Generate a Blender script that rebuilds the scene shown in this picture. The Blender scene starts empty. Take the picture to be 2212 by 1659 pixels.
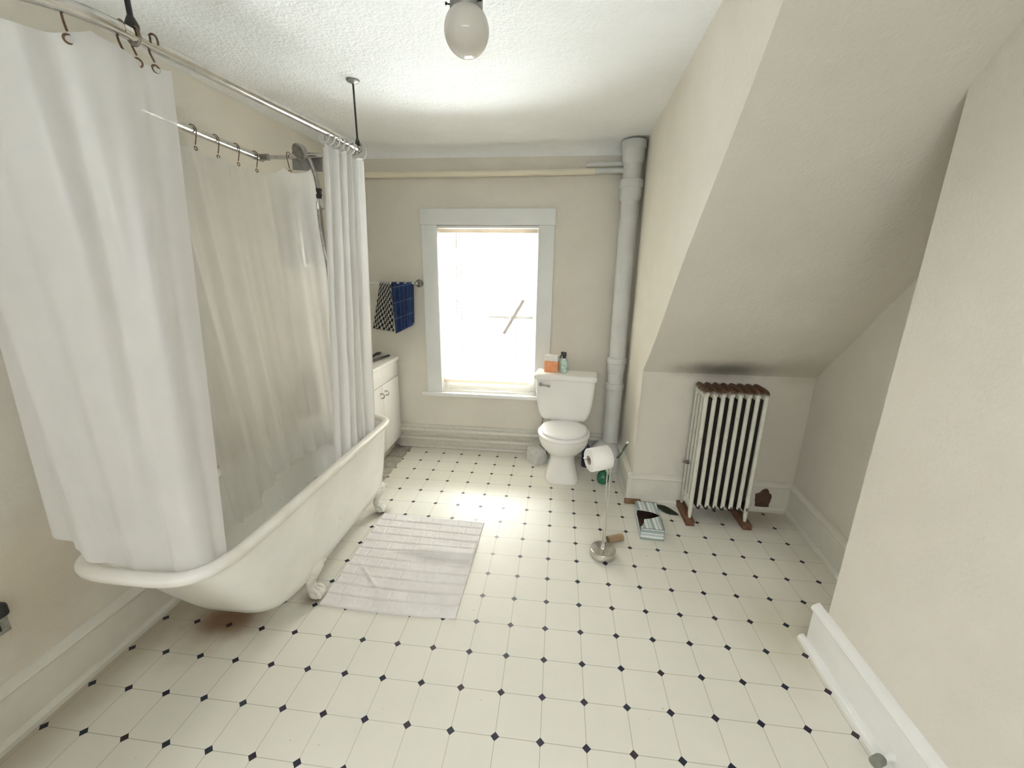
import bpy, bmesh, math, random
from mathutils import Vector, Matrix, noise
from math import sin, cos, pi, radians

random.seed(7)
sc = bpy.context.scene

# ------------------------------------------------------------------ camera
S = 0.1524                                   # one floor tile (6 in)
CAM = Vector((0.0049 * S, -6.698 * S, 9.9707 * S))
def cam_axes():
    w = Vector((.2715, .1097, .0282)); t = w.length; k = w / t
    K = Matrix(((0, -k.z, k.y), (k.z, 0, -k.x), (-k.y, k.x, 0)))
    R = Matrix.Identity(3) + K * sin(t) + (K @ K) * (1 - cos(t))
    return R @ Matrix(((1, 0, 0), (0, 0, -1), (0, 1, 0)))
A = cam_axes()
cam_data = bpy.data.cameras.new('camera')
cam_data.sensor_fit = 'HORIZONTAL'; cam_data.sensor_width = 36.0
cam_data.lens = 900.6 / 2212 * 36.0
cam_data.clip_start = 0.02
cam = bpy.data.objects.new('camera', cam_data)
sc.collection.objects.link(cam)
M = Matrix((( A[0][0], -A[1][0], -A[2][0], CAM.x),
            ( A[0][1], -A[1][1], -A[2][1], CAM.y),
            ( A[0][2], -A[1][2], -A[2][2], CAM.z),
            (0, 0, 0, 1)))
cam.matrix_world = M
sc.camera = cam

# ------------------------------------------------------------------ light and exposure
sc.view_settings.view_transform = 'Standard'
sc.view_settings.look = 'None'
sc.view_settings.gamma = 1.0
sc.view_settings.use_curve_mapping = False
sc.view_settings.exposure = 0.78
try:
    sc.cycles.use_denoising = True
    sc.cycles.max_bounces = 11
    sc.cycles.diffuse_bounces = 8
    sc.cycles.transparent_max_bounces = 24
    sc.cycles.sample_clamp_indirect = 6.0
    sc.cycles.caustics_reflective = False
    sc.cycles.caustics_refractive = False
except Exception:
    pass

world = bpy.data.worlds.new('daylight'); sc.world = world
world.use_nodes = True
bg = world.node_tree.nodes['Background']
bg.inputs[0].default_value = (0.86, 0.93, 1.0, 1)
bg.inputs[1].default_value = 0.6

def area(name, loc, direction, sx, sy, power, col):
    l = bpy.data.lights.new(name, 'AREA'); l.shape = 'RECTANGLE'
    l.size = sx; l.size_y = sy; l.energy = power; l.color = col
    o = bpy.data.objects.new(name, l); sc.collection.objects.link(o)
    o.location = loc
    o.rotation_euler = Vector(direction).to_track_quat('-Z', 'Y').to_euler()
    return o
# daylight outside the bathroom window; side and rear lamps are added fill behind camera
area('sky_outside_window', (-0.56, 2.85, 1.15), (0, -1, 0), 2.6, 2.8, 3750, (0.95, 0.98, 1.0))
area('added_side_fill', (-2.75, -1.18, 2.25), (1, 0, -.45), 1.5, 1.6, 74, (0.98, 0.985, 0.99))
area('added_rear_fill', (0.15, -3.6, 2.55), (0, 1, -.32), 2.4, 1.6, 50, (0.98, 0.985, 0.99))

# ------------------------------------------------------------------ materials
def mat(name):
    m = bpy.data.materials.new(name); m.use_nodes = True
    nt = m.node_tree
    return m, nt, nt.nodes['Principled BSDF']
def N(nt, t, **kw):
    n = nt.nodes.new(t)
    for k, v in kw.items(): setattr(n, k, v)
    return n
def L(nt, a, b): nt.links.new(a, b)
def math_node(nt, op, a, b=None, c=None):
    n = N(nt, 'ShaderNodeMath', operation=op)
    for i, v in enumerate((a, b, c)):
        if v is None: continue
        if hasattr(v, 'is_linked') or hasattr(v, 'links'): L(nt, v, n.inputs[i])
        else: n.inputs[i].default_value = v
    return n.outputs[0]
def objcoord(nt):
    return N(nt, 'ShaderNodeTexCoord').outputs['Object']
def worldpos(nt):
    return N(nt, 'ShaderNodeNewGeometry').outputs['Position']
def noise_tex(nt, co, scale, detail=4, rough=.55):
    n = N(nt, 'ShaderNodeTexNoise'); n.inputs['Scale'].default_value = scale
    n.inputs['Detail'].default_value = detail; n.inputs['Roughness'].default_value = rough
    L(nt, co, n.inputs['Vector']); return n.outputs['Fac']
def ramp(nt, fac, stops):
    r = N(nt, 'ShaderNodeValToRGB'); e = r.color_ramp.elements
    while len(e) < len(stops): e.new(0.5)
    for i, (p, c) in enumerate(stops):
        e[i].position = p; e[i].color = (c[0], c[1], c[2], 1)
    L(nt, fac, r.inputs[0]); return r.outputs[0]
def mix(nt, fac, a, b):
    n = N(nt, 'ShaderNodeMix', data_type='RGBA')
    if hasattr(fac, 'links'): L(nt, fac, n.inputs[0])
    else: n.inputs[0].default_value = fac
    for i, v in ((6, a), (7, b)):
        if hasattr(v, 'links'): L(nt, v, n.inputs[i])
        else: n.inputs[i].default_value = (v[0], v[1], v[2], 1)
    return n.outputs[2]
def bump(nt, h, strength, dist, bsdf):
    b = N(nt, 'ShaderNodeBump'); b.inputs['Strength'].default_value = strength
    b.inputs['Distance'].default_value = dist
    L(nt, h, b.inputs['Height']); L(nt, b.outputs[0], bsdf.inputs['Normal'])

def simple(name, col, rough=.5, metal=0.0, var=.06, scale=14, bumpy=0.0, bscale=60, spec=None, coat=0.0):
    m, nt, p = mat(name)
    co = worldpos(nt)
    f = noise_tex(nt, co, scale)
    lo = tuple(max(0, c * (1 - var)) for c in col); hi = tuple(min(1, c * (1 + var)) for c in col)
    L(nt, ramp(nt, f, [(.3, lo), (.7, hi)]), p.inputs['Base Color'])
    p.inputs['Roughness'].default_value = rough; p.inputs['Metallic'].default_value = metal
    if spec is not None: p.inputs['Specular IOR Level'].default_value = spec
    p.inputs['Coat Weight'].default_value = coat
    if bumpy:
        bump(nt, noise_tex(nt, co, bscale, 3), bumpy, .004, p)
    return m

def stain_mask(nt, co, centre, radius, soft, wob=.35, nscale=9, stretch=(1, 1, 1)):
    """1 inside a blotch with a ragged edge, 0 outside"""
    mp = N(nt, 'ShaderNodeVectorMath', operation='SUBTRACT'); L(nt, co, mp.inputs[0]); mp.inputs[1].default_value = centre
    sc_ = N(nt, 'ShaderNodeVectorMath', operation='MULTIPLY'); L(nt, mp.outputs[0], sc_.inputs[0]); sc_.inputs[1].default_value = stretch
    ln = N(nt, 'ShaderNodeVectorMath', operation='LENGTH'); L(nt, sc_.outputs[0], ln.inputs[0])
    nz = noise_tex(nt, co, nscale, 4)
    d = math_node(nt, 'ADD', ln.outputs['Value'], math_node(nt, 'MULTIPLY', math_node(nt, 'SUBTRACT', nz, .5), wob * radius * 2))
    mr = N(nt, 'ShaderNodeMapRange'); mr.clamp = True; mr.interpolation_type = 'SMOOTHSTEP'
    L(nt, d, mr.inputs[0]); mr.inputs[1].default_value = radius - soft; mr.inputs[2].default_value = radius + soft
    mr.inputs[3].default_value = 1; mr.inputs[4].default_value = 0
    return mr.outputs[0]

def plaster(name, base, patch, bstr=.35, stains=()):
    m, nt, p = mat(name)
    co = worldpos(nt)
    big = noise_tex(nt, co, 2.2, 3)
    col = ramp(nt, big, [(.35, base), (.68, patch)])
    fine = noise_tex(nt, co, 95, 2)
    col = mix(nt, math_node(nt, 'MULTIPLY', fine, .10), col, tuple(c * .72 for c in base))
    for centre, rad, soft, stretch, scol, amt in stains:
        k = math_node(nt, 'MULTIPLY', stain_mask(nt, co, centre, rad, soft, stretch=stretch), amt)
        col = mix(nt, k, col, scol)
    L(nt, col, p.inputs['Base Color'])
    p.inputs['Roughness'].default_value = .75; p.inputs['Specular IOR Level'].default_value = .25
    stip = noise_tex(nt, co, 72, 3, .6)
    area_ = noise_tex(nt, co, 3.0, 3)
    h = math_node(nt, 'ADD', math_node(nt, 'MULTIPLY', stip, math_node(nt, 'ADD', area_, .1)), math_node(nt, 'MULTIPLY', noise_tex(nt, co, 14, 3), .8))
    bump(nt, h, bstr, .009, p)
    return m

WALLC = (.665, .635, .565); WALLP = (.715, .685, .615)
m_wall = plaster('cream_wall_paint', WALLC, WALLP)
m_wall_left = plaster('cream_wall_paint_stained', WALLC, WALLP, stains=[((-1.73, -.02, .45), .16, .12, (1, 1, .6), (.46, .38, .25), .45)])
m_knee = plaster('cream_wall_paint_sooty', WALLC, WALLP, stains=[((1.0, 1.56, .955), .075, .06, (.33, 1, 1.1), (.10, .085, .055), .72),
                                                                 ((1.42, 1.6, 1.0), .12, .10, (.8, .8, 1), (.40, .36, .25), .5)])
m_ceiling = plaster('white_stippled_ceiling', (.85, .865, .875), (.89, .905, .915), .85)
m_trim = simple('white_trim_paint', (.80, .80, .78), .35, var=.03, scale=6, bumpy=.1, bscale=30)
m_casing = simple('grey_white_casing_paint', (.74, .755, .75), .4, var=.03, scale=5, bumpy=.12, bscale=40)
m_base = simple('baseboard_paint', (.70, .685, .62), .42, var=.05, scale=7, bumpy=.15, bscale=25)
m_base_far = simple('scuffed_baseboard_paint', (.60, .585, .53), .45, var=.05, scale=30, bumpy=.15, bscale=60)
m_grey_paint = simple('grey_pipe_paint', (.60, .61, .60), .38, var=.05, scale=10, bumpy=.25, bscale=35)
m_pipe_cream = simple('cream_pipe_paint', (.74, .685, .56), .4, var=.03, scale=8)
m_porcelain = simple('white_porcelain', (.83, .82, .79), .10, var=.02, scale=5)
m_seat = simple('white_seat_plastic', (.88, .88, .87), .18, var=.01)
m_chrome = simple('worn_chrome', (.62, .61, .58), .16, 1.0, var=.12, scale=30)
m_dull_chrome = simple('tarnished_chrome', (.30, .29, .27), .32, 1.0, var=.3, scale=40)
m_black_iron = simple('black_iron', (.03, .028, .027), .5, .5, var=.2)
m_rust_wire = simple('rusty_wire', (.16, .10, .06), .55, .6, var=.3, scale=60)
m_white_lam = simple('white_laminate', (.88, .88, .865), .25, var=.01)
m_black_plastic = simple('black_plastic', (.015, .015, .017), .4, var=.1)
m_brown_wood = simple('bare_brown_wood', (.20, .115, .06), .6, var=.35, scale=30, bumpy=.3)
m_red_wood = simple('dark_red_brown_wood', (.13, .060, .032), .6, var=.35, scale=30, bumpy=.3)
m_cardboard = simple('brown_cardboard', (.30, .205, .115), .75, var=.12, scale=40)
m_paper = simple('white_tissue_paper', (.88, .865, .83), .9, var=.02, scale=40, bumpy=.5, bscale=220)
m_grey_block = simple('rough_grey_stone', (.56, .555, .53), .85, var=.12, scale=25, bumpy=.8, bscale=60)
m_rubber = simple('grey_rubber', (.22, .22, .19), .8, var=.15, scale=70, bumpy=.4, bscale=120)
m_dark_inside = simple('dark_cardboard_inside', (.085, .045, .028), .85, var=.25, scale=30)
m_leaf = simple('dark_green_leaf', (.035, .048, .018), .5, var=.4, scale=50)
m_slat = None

def m_enamel_make():
    m, nt, p = mat('white_tub_enamel')
    co = worldpos(nt)
    col = ramp(nt, noise_tex(nt, co, 5, 4), [(.35, (.80, .79, .74)), (.65, (.86, .855, .82))])
    worn = ramp(nt, noise_tex(nt, co, 16, 5, .65), [(.62, (0, 0, 0)), (.72, (1, 1, 1))])
    col = mix(nt, math_node(nt, 'MULTIPLY', worn, .25), col, (.62, .56, .47))
    L(nt, col, p.inputs['Base Color']); p.inputs['Roughness'].default_value = .22
    return m
m_enamel = m_enamel_make()
def m_rim_make():
    m, nt, p = mat('worn_tub_rim_enamel')
    co = worldpos(nt)
    col = ramp(nt, noise_tex(nt, co, 7, 4), [(.3, (.74, .71, .64)), (.65, (.84, .825, .78))])
    L(nt, mix(nt, math_node(nt, 'MULTIPLY', stain_mask(nt, co, (-1.045, .06, .535), .03, .006, .9, 40, (.45, .8, 2.6)), 1.0), col, (.05, .05, .05)), p.inputs['Base Color'])
    p.inputs['Roughness'].default_value = .3
    return m
m_rim = m_rim_make()
def m_foot_make():
    m, nt, p = mat('chipped_white_cast_iron')
    co = worldpos(nt)
    f = noise_tex(nt, co, 26, 5, .65)
    L(nt, ramp(nt, f, [(.30, (.42, .385, .33)), (.42, (.66, .64, .59)), (.7, (.74, .725, .68))]), p.inputs['Base Color'])
    p.inputs['Roughness'].default_value = .4
    bump(nt, f, .12, .002, p)
    return m
m_foot = m_foot_make()

def m_curtain_make(name, see, tint):
    m = bpy.data.materials.new(name); m.use_nodes = True; nt = m.node_tree
    nt.nodes.clear()
    out = N(nt, 'ShaderNodeOutputMaterial')
    d = N(nt, 'ShaderNodeBsdfDiffuse'); t = N(nt, 'ShaderNodeBsdfTranslucent'); tr = N(nt, 'ShaderNodeBsdfTransparent')
    g = N(nt, 'ShaderNodeBsdfGlossy'); g.inputs['Roughness'].default_value = .38; g.inputs[0].default_value = (1, 1, 1, 1)
    co = worldpos(nt)
    col = ramp(nt, noise_tex(nt, co, 6, 3), [(.3, tuple(c * .96 for c in tint)), (.7, tint)])
    L(nt, col, d.inputs[0]); L(nt, col, t.inputs[0])
    tr.inputs[0].default_value = (.96, .96, .96, 1)
    a = N(nt, 'ShaderNodeMixShader'); a.inputs[0].default_value = .5
    L(nt, d.outputs[0], a.inputs[1]); L(nt, t.outputs[0], a.inputs[2])
    b = N(nt, 'ShaderNodeMixShader'); b.inputs[0].default_value = see
    L(nt, a.outputs[0], b.inputs[1]); L(nt, tr.outputs[0], b.inputs[2])
    c = N(nt, 'ShaderNodeMixShader'); c.inputs[0].default_value = .04
    L(nt, b.outputs[0], c.inputs[1]); L(nt, g.outputs[0], c.inputs[2])
    L(nt, c.outputs[0], out.inputs[0])
    return m
m_curtain = m_curtain_make('white_vinyl_curtain', .10, (.90, .90, .90))
m_curtain_thin = m_curtain_make('sheer_vinyl_curtain', .33, (.93, .93, .91))
def m_slat_make():
    m = bpy.data.materials.new('ivory_blind_slats'); m.use_nodes = True; nt = m.node_tree
    nt.nodes.clear()
    out = N(nt, 'ShaderNodeOutputMaterial')
    d = N(nt, 'ShaderNodeBsdfDiffuse'); t = N(nt, 'ShaderNodeBsdfTranslucent')
    col = ramp(nt, noise_tex(nt, worldpos(nt), 4, 2), [(.3, (.66, .60, .52)), (.7, (.70, .64, .56))])
    L(nt, col, d.inputs[0]); L(nt, col, t.inputs[0])
    a = N(nt, 'ShaderNodeMixShader'); a.inputs[0].default_value = .25
    L(nt, d.outputs[0], a.inputs[1]); L(nt, t.outputs[0], a.inputs[2]); L(nt, a.outputs[0], out.inputs[0])
    return m
m_slat = m_slat_make()
def m_backlit(name, col, amount):
    m = bpy.data.materials.new(name); m.use_nodes = True; nt = m.node_tree
    nt.nodes.clear()
    out = N(nt, 'ShaderNodeOutputMaterial'); d = N(nt, 'ShaderNodeBsdfDiffuse'); t = N(nt, 'ShaderNodeBsdfTranslucent')
    c = ramp(nt, noise_tex(nt, worldpos(nt), 10, 2), [(.3, tuple(x * .96 for x in col)), (.7, col)])
    L(nt, c, d.inputs[0]); L(nt, c, t.inputs[0])
    a = N(nt, 'ShaderNodeMixShader'); a.inputs[0].default_value = amount
    L(nt, d.outputs[0], a.inputs[1]); L(nt, t.outputs[0], a.inputs[2]); L(nt, a.outputs[0], out.inputs[0])
    return m
def m_glass_make():
    m = bpy.data.materials.new('window_glass'); m.use_nodes = True; nt = m.node_tree
    nt.nodes.clear()
    out = N(nt, 'ShaderNodeOutputMaterial')
    t = N(nt, 'ShaderNodeBsdfTransparent'); t.inputs[0].default_value = (.95, .97, .96, 1)
    g = N(nt, 'ShaderNodeBsdfGlossy'); g.inputs['Roughness'].default_value = .02
    a = N(nt, 'ShaderNodeMixShader'); fr = N(nt, 'ShaderNodeFresnel'); fr.inputs[0].default_value = 1.45
    L(nt, fr.outputs[0], a.inputs[0]); L(nt, t.outputs[0], a.inputs[1]); L(nt, g.outputs[0], a.inputs[2]); L(nt, a.outputs[0], out.inputs[0])
    return m
m_glass = m_glass_make()
def m_opal_make():
    m, nt, p = mat('opal_glass')
    L(nt, ramp(nt, noise_tex(nt, worldpos(nt), 8, 2), [(.3, (.60, .575, .52)), (.7, (.66, .635, .58))]), p.inputs['Base Color'])
    p.inputs['Roughness'].default_value = .06
    return m
m_opal = m_opal_make()

def m_floor_make():
    m, nt, p = mat('cream_vinyl_floor')
    co = worldpos(nt)
    sep = N(nt, 'ShaderNodeSeparateXYZ'); L(nt, co, sep.inputs[0])
    x, y = sep.outputs[0], sep.outputs[1]
    def cell(v):
        f = math_node(nt, 'FRACT', math_node(nt, 'ADD', math_node(nt, 'DIVIDE', v, S), 100.5))
        return math_node(nt, 'ABSOLUTE', math_node(nt, 'SUBTRACT', f, .5))
    u, v = cell(x), cell(y)
    wob = math_node(nt, 'MULTIPLY', math_node(nt, 'SUBTRACT', noise_tex(nt, co, 60, 2), .5), .004)
    line = math_node(nt, 'LESS_THAN', math_node(nt, 'ADD', math_node(nt, 'MINIMUM', u, v), wob), .0085)
    dia = math_node(nt, 'LESS_THAN', math_node(nt, 'ADD', u, v), .098)
    big = noise_tex(nt, co, 1.6, 4)
    mid = noise_tex(nt, co, 11, 5)
    col = ramp(nt, big, [(.3, (.715, .70, .63)), (.7, (.77, .755, .685))])
    col = mix(nt, math_node(nt, 'MULTIPLY', ramp(nt, mid, [(.45, (0, 0, 0)), (.8, (1, 1, 1))]), .10), col, (.62, .58, .45))
    col = mix(nt, math_node(nt, 'MULTIPLY', line, .72), col, (.36, .34, .27))
    # dirt with a shape of its own: rust under the tub, grime along the left wall and round the tub feet
    col = mix(nt, math_node(nt, 'MULTIPLY', stain_mask(nt, co, (-1.45, .36, 0), .21, .12, .5, 8), .55), col, (.40, .33, .22))
    for c, r, s, st, cc, a in (((-1.40, .33, 0), .10, .07, (.8, 1.2, 1), (.16, .065, .018), .85),
                               ((-1.68, .0, 0), .10, .09, (1, .12, 1), (.30, .24, .14), .6),
                               ((-1.10, .50, 0), .05, .04, (1, 1, 1), (.16, .10, .06), .8),
                               ((-1.09, 1.22, 0), .06, .05, (1, 1, 1), (.16, .12, .09), .7),
                               ((1.25, 1.5, 0), .14, .10, (.6, 1, 1), (.22, .17, .10), .6),
                               ((-.55, -.1, 0), .30, .28, (1, 1, 1), (.70, .68, .60), .3),
                               ((1.03, .55, 0), .16, .15, (1.2, .8, 1), (.50, .47, .33), .55)):
        col = mix(nt, math_node(nt, 'MULTIPLY', stain_mask(nt, co, c, r, s, .35, 10, st), a), col, cc)
    specks = ramp(nt, noise_tex(nt, co, 38, 2, .4), [(.76, (0, 0, 0)), (.79, (1, 1, 1))])
    col = mix(nt, math_node(nt, 'MULTIPLY', specks, .55), col, (.38, .30, .18))
    dcol = ramp(nt, noise_tex(nt, co, 5, 1), [(.35, (.012, .022, .030)), (.5, (.014, .013, .035)), (.65, (.028, .016, .022))])
    col = mix(nt, dia, col, dcol)
    # bare worn strip where the vinyl stops short of the vanity
    edge = math_node(nt, 'ADD', x, math_node(nt, 'MULTIPLY', math_node(nt, 'SUBTRACT', noise_tex(nt, co, 22, 4), .5), .05))
    bare = math_node(nt, 'MULTIPLY', math_node(nt, 'LESS_THAN', edge, -1.222), math_node(nt, 'GREATER_THAN', y, 1.46))
    bcol = ramp(nt, noise_tex(nt, co, 16, 5, .7), [(.3, (.20, .18, .15)), (.55, (.42, .40, .35)), (.75, (.50, .48, .43))])
    col = mix(nt, bare, col, bcol)
    L(nt, col, p.inputs['Base Color'])
    r = ramp(nt, noise_tex(nt, co, 9, 4), [(.3, (.34, .34, .34)), (.7, (.50, .50, .50))])
    L(nt, r, p.inputs['Roughness']); p.inputs['Specular IOR Level'].default_value = .42
    h = math_node(nt, 'SUBTRACT', math_node(nt, 'MULTIPLY', noise_tex(nt, co, 42, 4), .5), line)
    bump(nt, h, .16, .004, p)
    return m
m_floor = m_floor_make()

def m_radiator_make():
    m, nt, p = mat('chipped_cream_radiator_paint')
    co = worldpos(nt)
    sep = N(nt, 'ShaderNodeSeparateXYZ'); L(nt, co, sep.inputs[0])
    f = noise_tex(nt, co, 40, 5, .7)
    col = ramp(nt, noise_tex(nt, co, 18, 4), [(.3, (.56, .56, .49)), (.7, (.68, .67, .60))])
    chips = ramp(nt, f, [(.66, (0, 0, 0)), (.70, (1, 1, 1))])
    col = mix(nt, math_node(nt, 'MULTIPLY', chips, .8), col, (.17, .10, .05))
    zz = math_node(nt, 'ADD', sep.outputs[2], math_node(nt, 'MULTIPLY', math_node(nt, 'SUBTRACT', f, .5), .05))
    top = N(nt, 'ShaderNodeMapRange'); L(nt, zz, top.inputs[0]); top.inputs[1].default_value = .835; top.inputs[2].default_value = .852
    col = mix(nt, top.outputs[0], col, (.095, .045, .022))
    L(nt, col, p.inputs['Base Color']); p.inputs['Roughness'].default_value = .5
    bump(nt, f, .25, .002, p)
    return m
m_radiator = m_radiator_make()

def m_stripe_make():
    m, nt, p = mat('striped_tissue_carton')
    co = objcoord(nt)
    sep = N(nt, 'ShaderNodeSeparateXYZ'); L(nt, co, sep.inputs[0])
    nz = N(nt, 'ShaderNodeSeparateXYZ'); L(nt, N(nt, 'ShaderNodeNewGeometry').outputs['True Normal'], nz.inputs[0])
    up = math_node(nt, 'GREATER_THAN', math_node(nt, 'ABSOLUTE', nz.outputs[2]), .5)
    t = math_node(nt, 'ADD', math_node(nt, 'MULTIPLY', sep.outputs[0], up), math_node(nt, 'MULTIPLY', sep.outputs[2], math_node(nt, 'SUBTRACT', 1.0, up)))
    f = math_node(nt, 'FRACT', math_node(nt, 'MULTIPLY', t, 19.0))
    f = math_node(nt, 'ADD', f, math_node(nt, 'MULTIPLY', math_node(nt, 'SUBTRACT', noise_tex(nt, co, 25, 3), .5), .16))
    r = N(nt, 'ShaderNodeValToRGB'); r.color_ramp.interpolation = 'CONSTANT'
    e = r.color_ramp.elements
    stops = [(0, (.30, .38, .37)), (.22, (.74, .77, .75)), (.5, (.45, .52, .51)), (.68, (.66, .70, .69)), (.86, (.36, .44, .43))]
    while len(e) < len(stops): e.new(.5)
    for i, (pp, c) in enumerate(stops): e[i].position = pp; e[i].color = (*c, 1)
    L(nt, f, r.inputs[0]); L(nt, r.outputs[0], p.inputs['Base Color']); p.inputs['Roughness'].default_value = .5
    return m
m_stripe = m_stripe_make()
def m_cloth(name, build):
    m, nt, p = mat(name); co = objcoord(nt)
    L(nt, build(nt, co), p.inputs['Base Color']); p.inputs['Roughness'].default_value = .95
    p.inputs['Sheen Weight'].default_value = .1
    bump(nt, noise_tex(nt, co, 260, 2), .5, .003, p)
    return m
def b_checked(nt, uv):
    uvn = N(nt, 'ShaderNodeUVMap').outputs[0]
    ch = N(nt, 'ShaderNodeTexChecker'); ch.inputs['Scale'].default_value = 1.0
    mp = N(nt, 'ShaderNodeMapping'); L(nt, uvn, mp.inputs[0]); mp.inputs['Rotation'].default_value = (0, 0, radians(12))
    mp.inputs['Scale'].default_value = (11, 26, 1)
    L(nt, mp.outputs[0], ch.inputs['Vector'])
    sep = N(nt, 'ShaderNodeSeparateXYZ'); L(nt, uvn, sep.inputs[0])
    low = math_node(nt, 'LESS_THAN', sep.outputs[1], .54)
    dark = mix(nt, low, (.30, .30, .30), (.022, .022, .024))
    light = mix(nt, low, (.78, .78, .78), (.62, .60, .55))
    ch.inputs['Color1'].default_value = (1, 1, 1, 1); ch.inputs['Color2'].default_value = (0, 0, 0, 1)
    return mix(nt, ch.outputs['Fac'], dark, light)
def b_plaid(nt, uv):
    uvn = N(nt, 'ShaderNodeUVMap').outputs[0]
    sep = N(nt, 'ShaderNodeSeparateXYZ'); L(nt, uvn, sep.inputs[0])
    def ln(v, k, w, off):
        f = math_node(nt, 'FRACT', math_node(nt, 'ADD', math_node(nt, 'MULTIPLY', v, k), off))
        return math_node(nt, 'LESS_THAN', f, w)
    a = math_node(nt, 'MAXIMUM', ln(sep.outputs[0], 5, .07, .2), ln(sep.outputs[1], 6, .05, .1))
    base = ramp(nt, noise_tex(nt, uv, 20, 3), [(.3, (.012, .030, .105)), (.7, (.022, .055, .19))])
    return mix(nt, math_node(nt, 'MULTIPLY', a, .55), base, (.25, .32, .50))
m_checked = m_cloth('black_white_checked_cloth', b_checked)
m_plaid = m_cloth('blue_plaid_cloth', b_plaid)
m_mat = m_cloth('white_terry_cloth', lambda nt, co: ramp(nt, noise_tex(nt, co, 7, 4), [(.3, (.70, .675, .66)), (.7, (.80, .785, .775))]))
def m_soapbox_make():
    m, nt, p = mat('orange_and_white_carton')
    co = objcoord(nt); sep = N(nt, 'ShaderNodeSeparateXYZ'); L(nt, co, sep.inputs[0])
    low = math_node(nt, 'LESS_THAN', sep.outputs[2], .086)
    org = ramp(nt, noise_tex(nt, co, 30, 3), [(.4, (.62, .24, .10)), (.66, (.72, .36, .20)), (.72, (.85, .68, .55))])
    L(nt, mix(nt, low, (.80, .79, .77), org), p.inputs['Base Color']); p.inputs['Roughness'].default_value = .45
    return m
m_soapbox = m_soapbox_make()
def m_liquid_make():
    m, nt, p = mat('pale_green_bottle')
    co = objcoord(nt)
    L(nt, ramp(nt, noise_tex(nt, co, 45, 3), [(.35, (.22, .36, .32)), (.5, (.48, .66, .60)), (.7, (.62, .76, .70))]), p.inputs['Base Color'])
    p.inputs['Roughness'].default_value = .25
    return m
m_liquid = m_liquid_make()
m_green = simple('green_bottle_glass', (.006, .10, .045), .12, var=.4, scale=50, coat=.4)
m_blue_bottle = simple('dark_blue_bottle', (.02, .025, .06), .25, var=.4, scale=30)
m_grey_plastic = simple('grey_bottle', (.22, .22, .24), .4, var=.2, scale=30)
m_plate = simple('grey_metal_plate', (.30, .30, .29), .4, .7, var=.15, scale=25)
m_outlet = simple('grey_outlet_plate', (.30, .30, .26), .5, var=.2, scale=80)
m_clear_ring = simple('pale_plastic_ring', (.70, .70, .69), .2, var=.03)

# ------------------------------------------------------------------ mesh helpers
def nb(): return bmesh.new()
def box(bm, lo, hi, bev=0.0, seg=2, mtx=None):
    t = bmesh.new(); bmesh.ops.create_cube(t, size=1.0)
    for v in t.verts:
        v.co = Vector([lo[i] + (v.co[i] + .5) * (hi[i] - lo[i]) for i in range(3)])
    if bev > 0:
        bmesh.ops.bevel(t, geom=list(t.edges), offset=bev, segments=seg, profile=.5, affect='EDGES')
    if mtx: t.transform(mtx)
    merge(bm, t)
def merge(bm, t):
    me = bpy.data.meshes.new('tmp'); t.to_mesh(me); t.free(); bm.from_mesh(me); bpy.data.meshes.remove(me)
def frames(pts, closed=False):
    n = len(pts); T = []
    for i in range(n):
        a = pts[(i - 1) % n] if (closed or i > 0) else pts[i]
        b = pts[(i + 1) % n] if (closed or i < n - 1) else pts[i]
        T.append((b - a).normalized())
    up = Vector((0, 0, 1)) if abs(T[0].z) < .9 else Vector((1, 0, 0))
    nrm = (up - T[0] * up.dot(T[0])).normalized(); out = []
    for i in range(n):
        nrm = (nrm - T[i] * nrm.dot(T[i])).normalized()
        out.append((T[i], nrm, T[i].cross(nrm)))
    return out
def tube(bm, pts, r, seg=12, closed=False):
    pts = [Vector(p) for p in pts]; F = frames(pts, closed); rings = []
    for i, p in enumerate(pts):
        rr = r[i] if isinstance(r, (list, tuple)) else r
        rings.append([bm.verts.new(p + F[i][1] * rr * cos(2 * pi * k / seg) + F[i][2] * rr * sin(2 * pi * k / seg)) for k in range(seg)])
    n = len(rings)
    for i in range(n if closed else n - 1):
        a, b = rings[i], rings[(i + 1) % n]
        for k in range(seg): bm.faces.new((a[k], a[(k + 1) % seg], b[(k + 1) % seg], b[k]))
    if not closed:
        bm.faces.new(list(reversed(rings[0]))); bm.faces.new(rings[-1])
def loft(bm, rings, cap0=True, cap1=True):
    R_ = [[bm.verts.new(Vector(p)) for p in r] for r in rings]
    for a, b in zip(R_[:-1], R_[1:]):
        n = len(a)
        for k in range(n): bm.faces.new((a[k], a[(k + 1) % n], b[(k + 1) % n], b[k]))
    if cap0: bm.faces.new(list(reversed(R_[0])))
    if cap1: bm.faces.new(R_[-1])
def lathe(bm, prof, seg=32, mtx=None):
    """prof: (r, z) pairs from bottom to top; capped where r > 0"""
    t = bmesh.new()
    loft(t, [[(max(r, 1e-4) * cos(2 * pi * k / seg), max(r, 1e-4) * sin(2 * pi * k / seg), z) for k in range(seg)] for r, z in prof])
    if mtx: t.transform(mtx)
    merge(bm, t)
def grid(bm, fn, nu, nv, uv=False):
    V = [[bm.verts.new(Vector(fn(i / nu, j / nv))) for j in range(nv + 1)] for i in range(nu + 1)]
    lay = bm.loops.layers.uv.verify() if uv else None
    for i in range(nu):
        for j in range(nv):
            f = bm.faces.new((V[i][j], V[i + 1][j], V[i + 1][j + 1], V[i][j + 1]))
            if uv:
                for lp, (a, b) in zip(f.loops, ((i, j), (i + 1, j), (i + 1, j + 1), (i, j + 1))): lp[lay].uv = (a / nu, b / nv)
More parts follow.
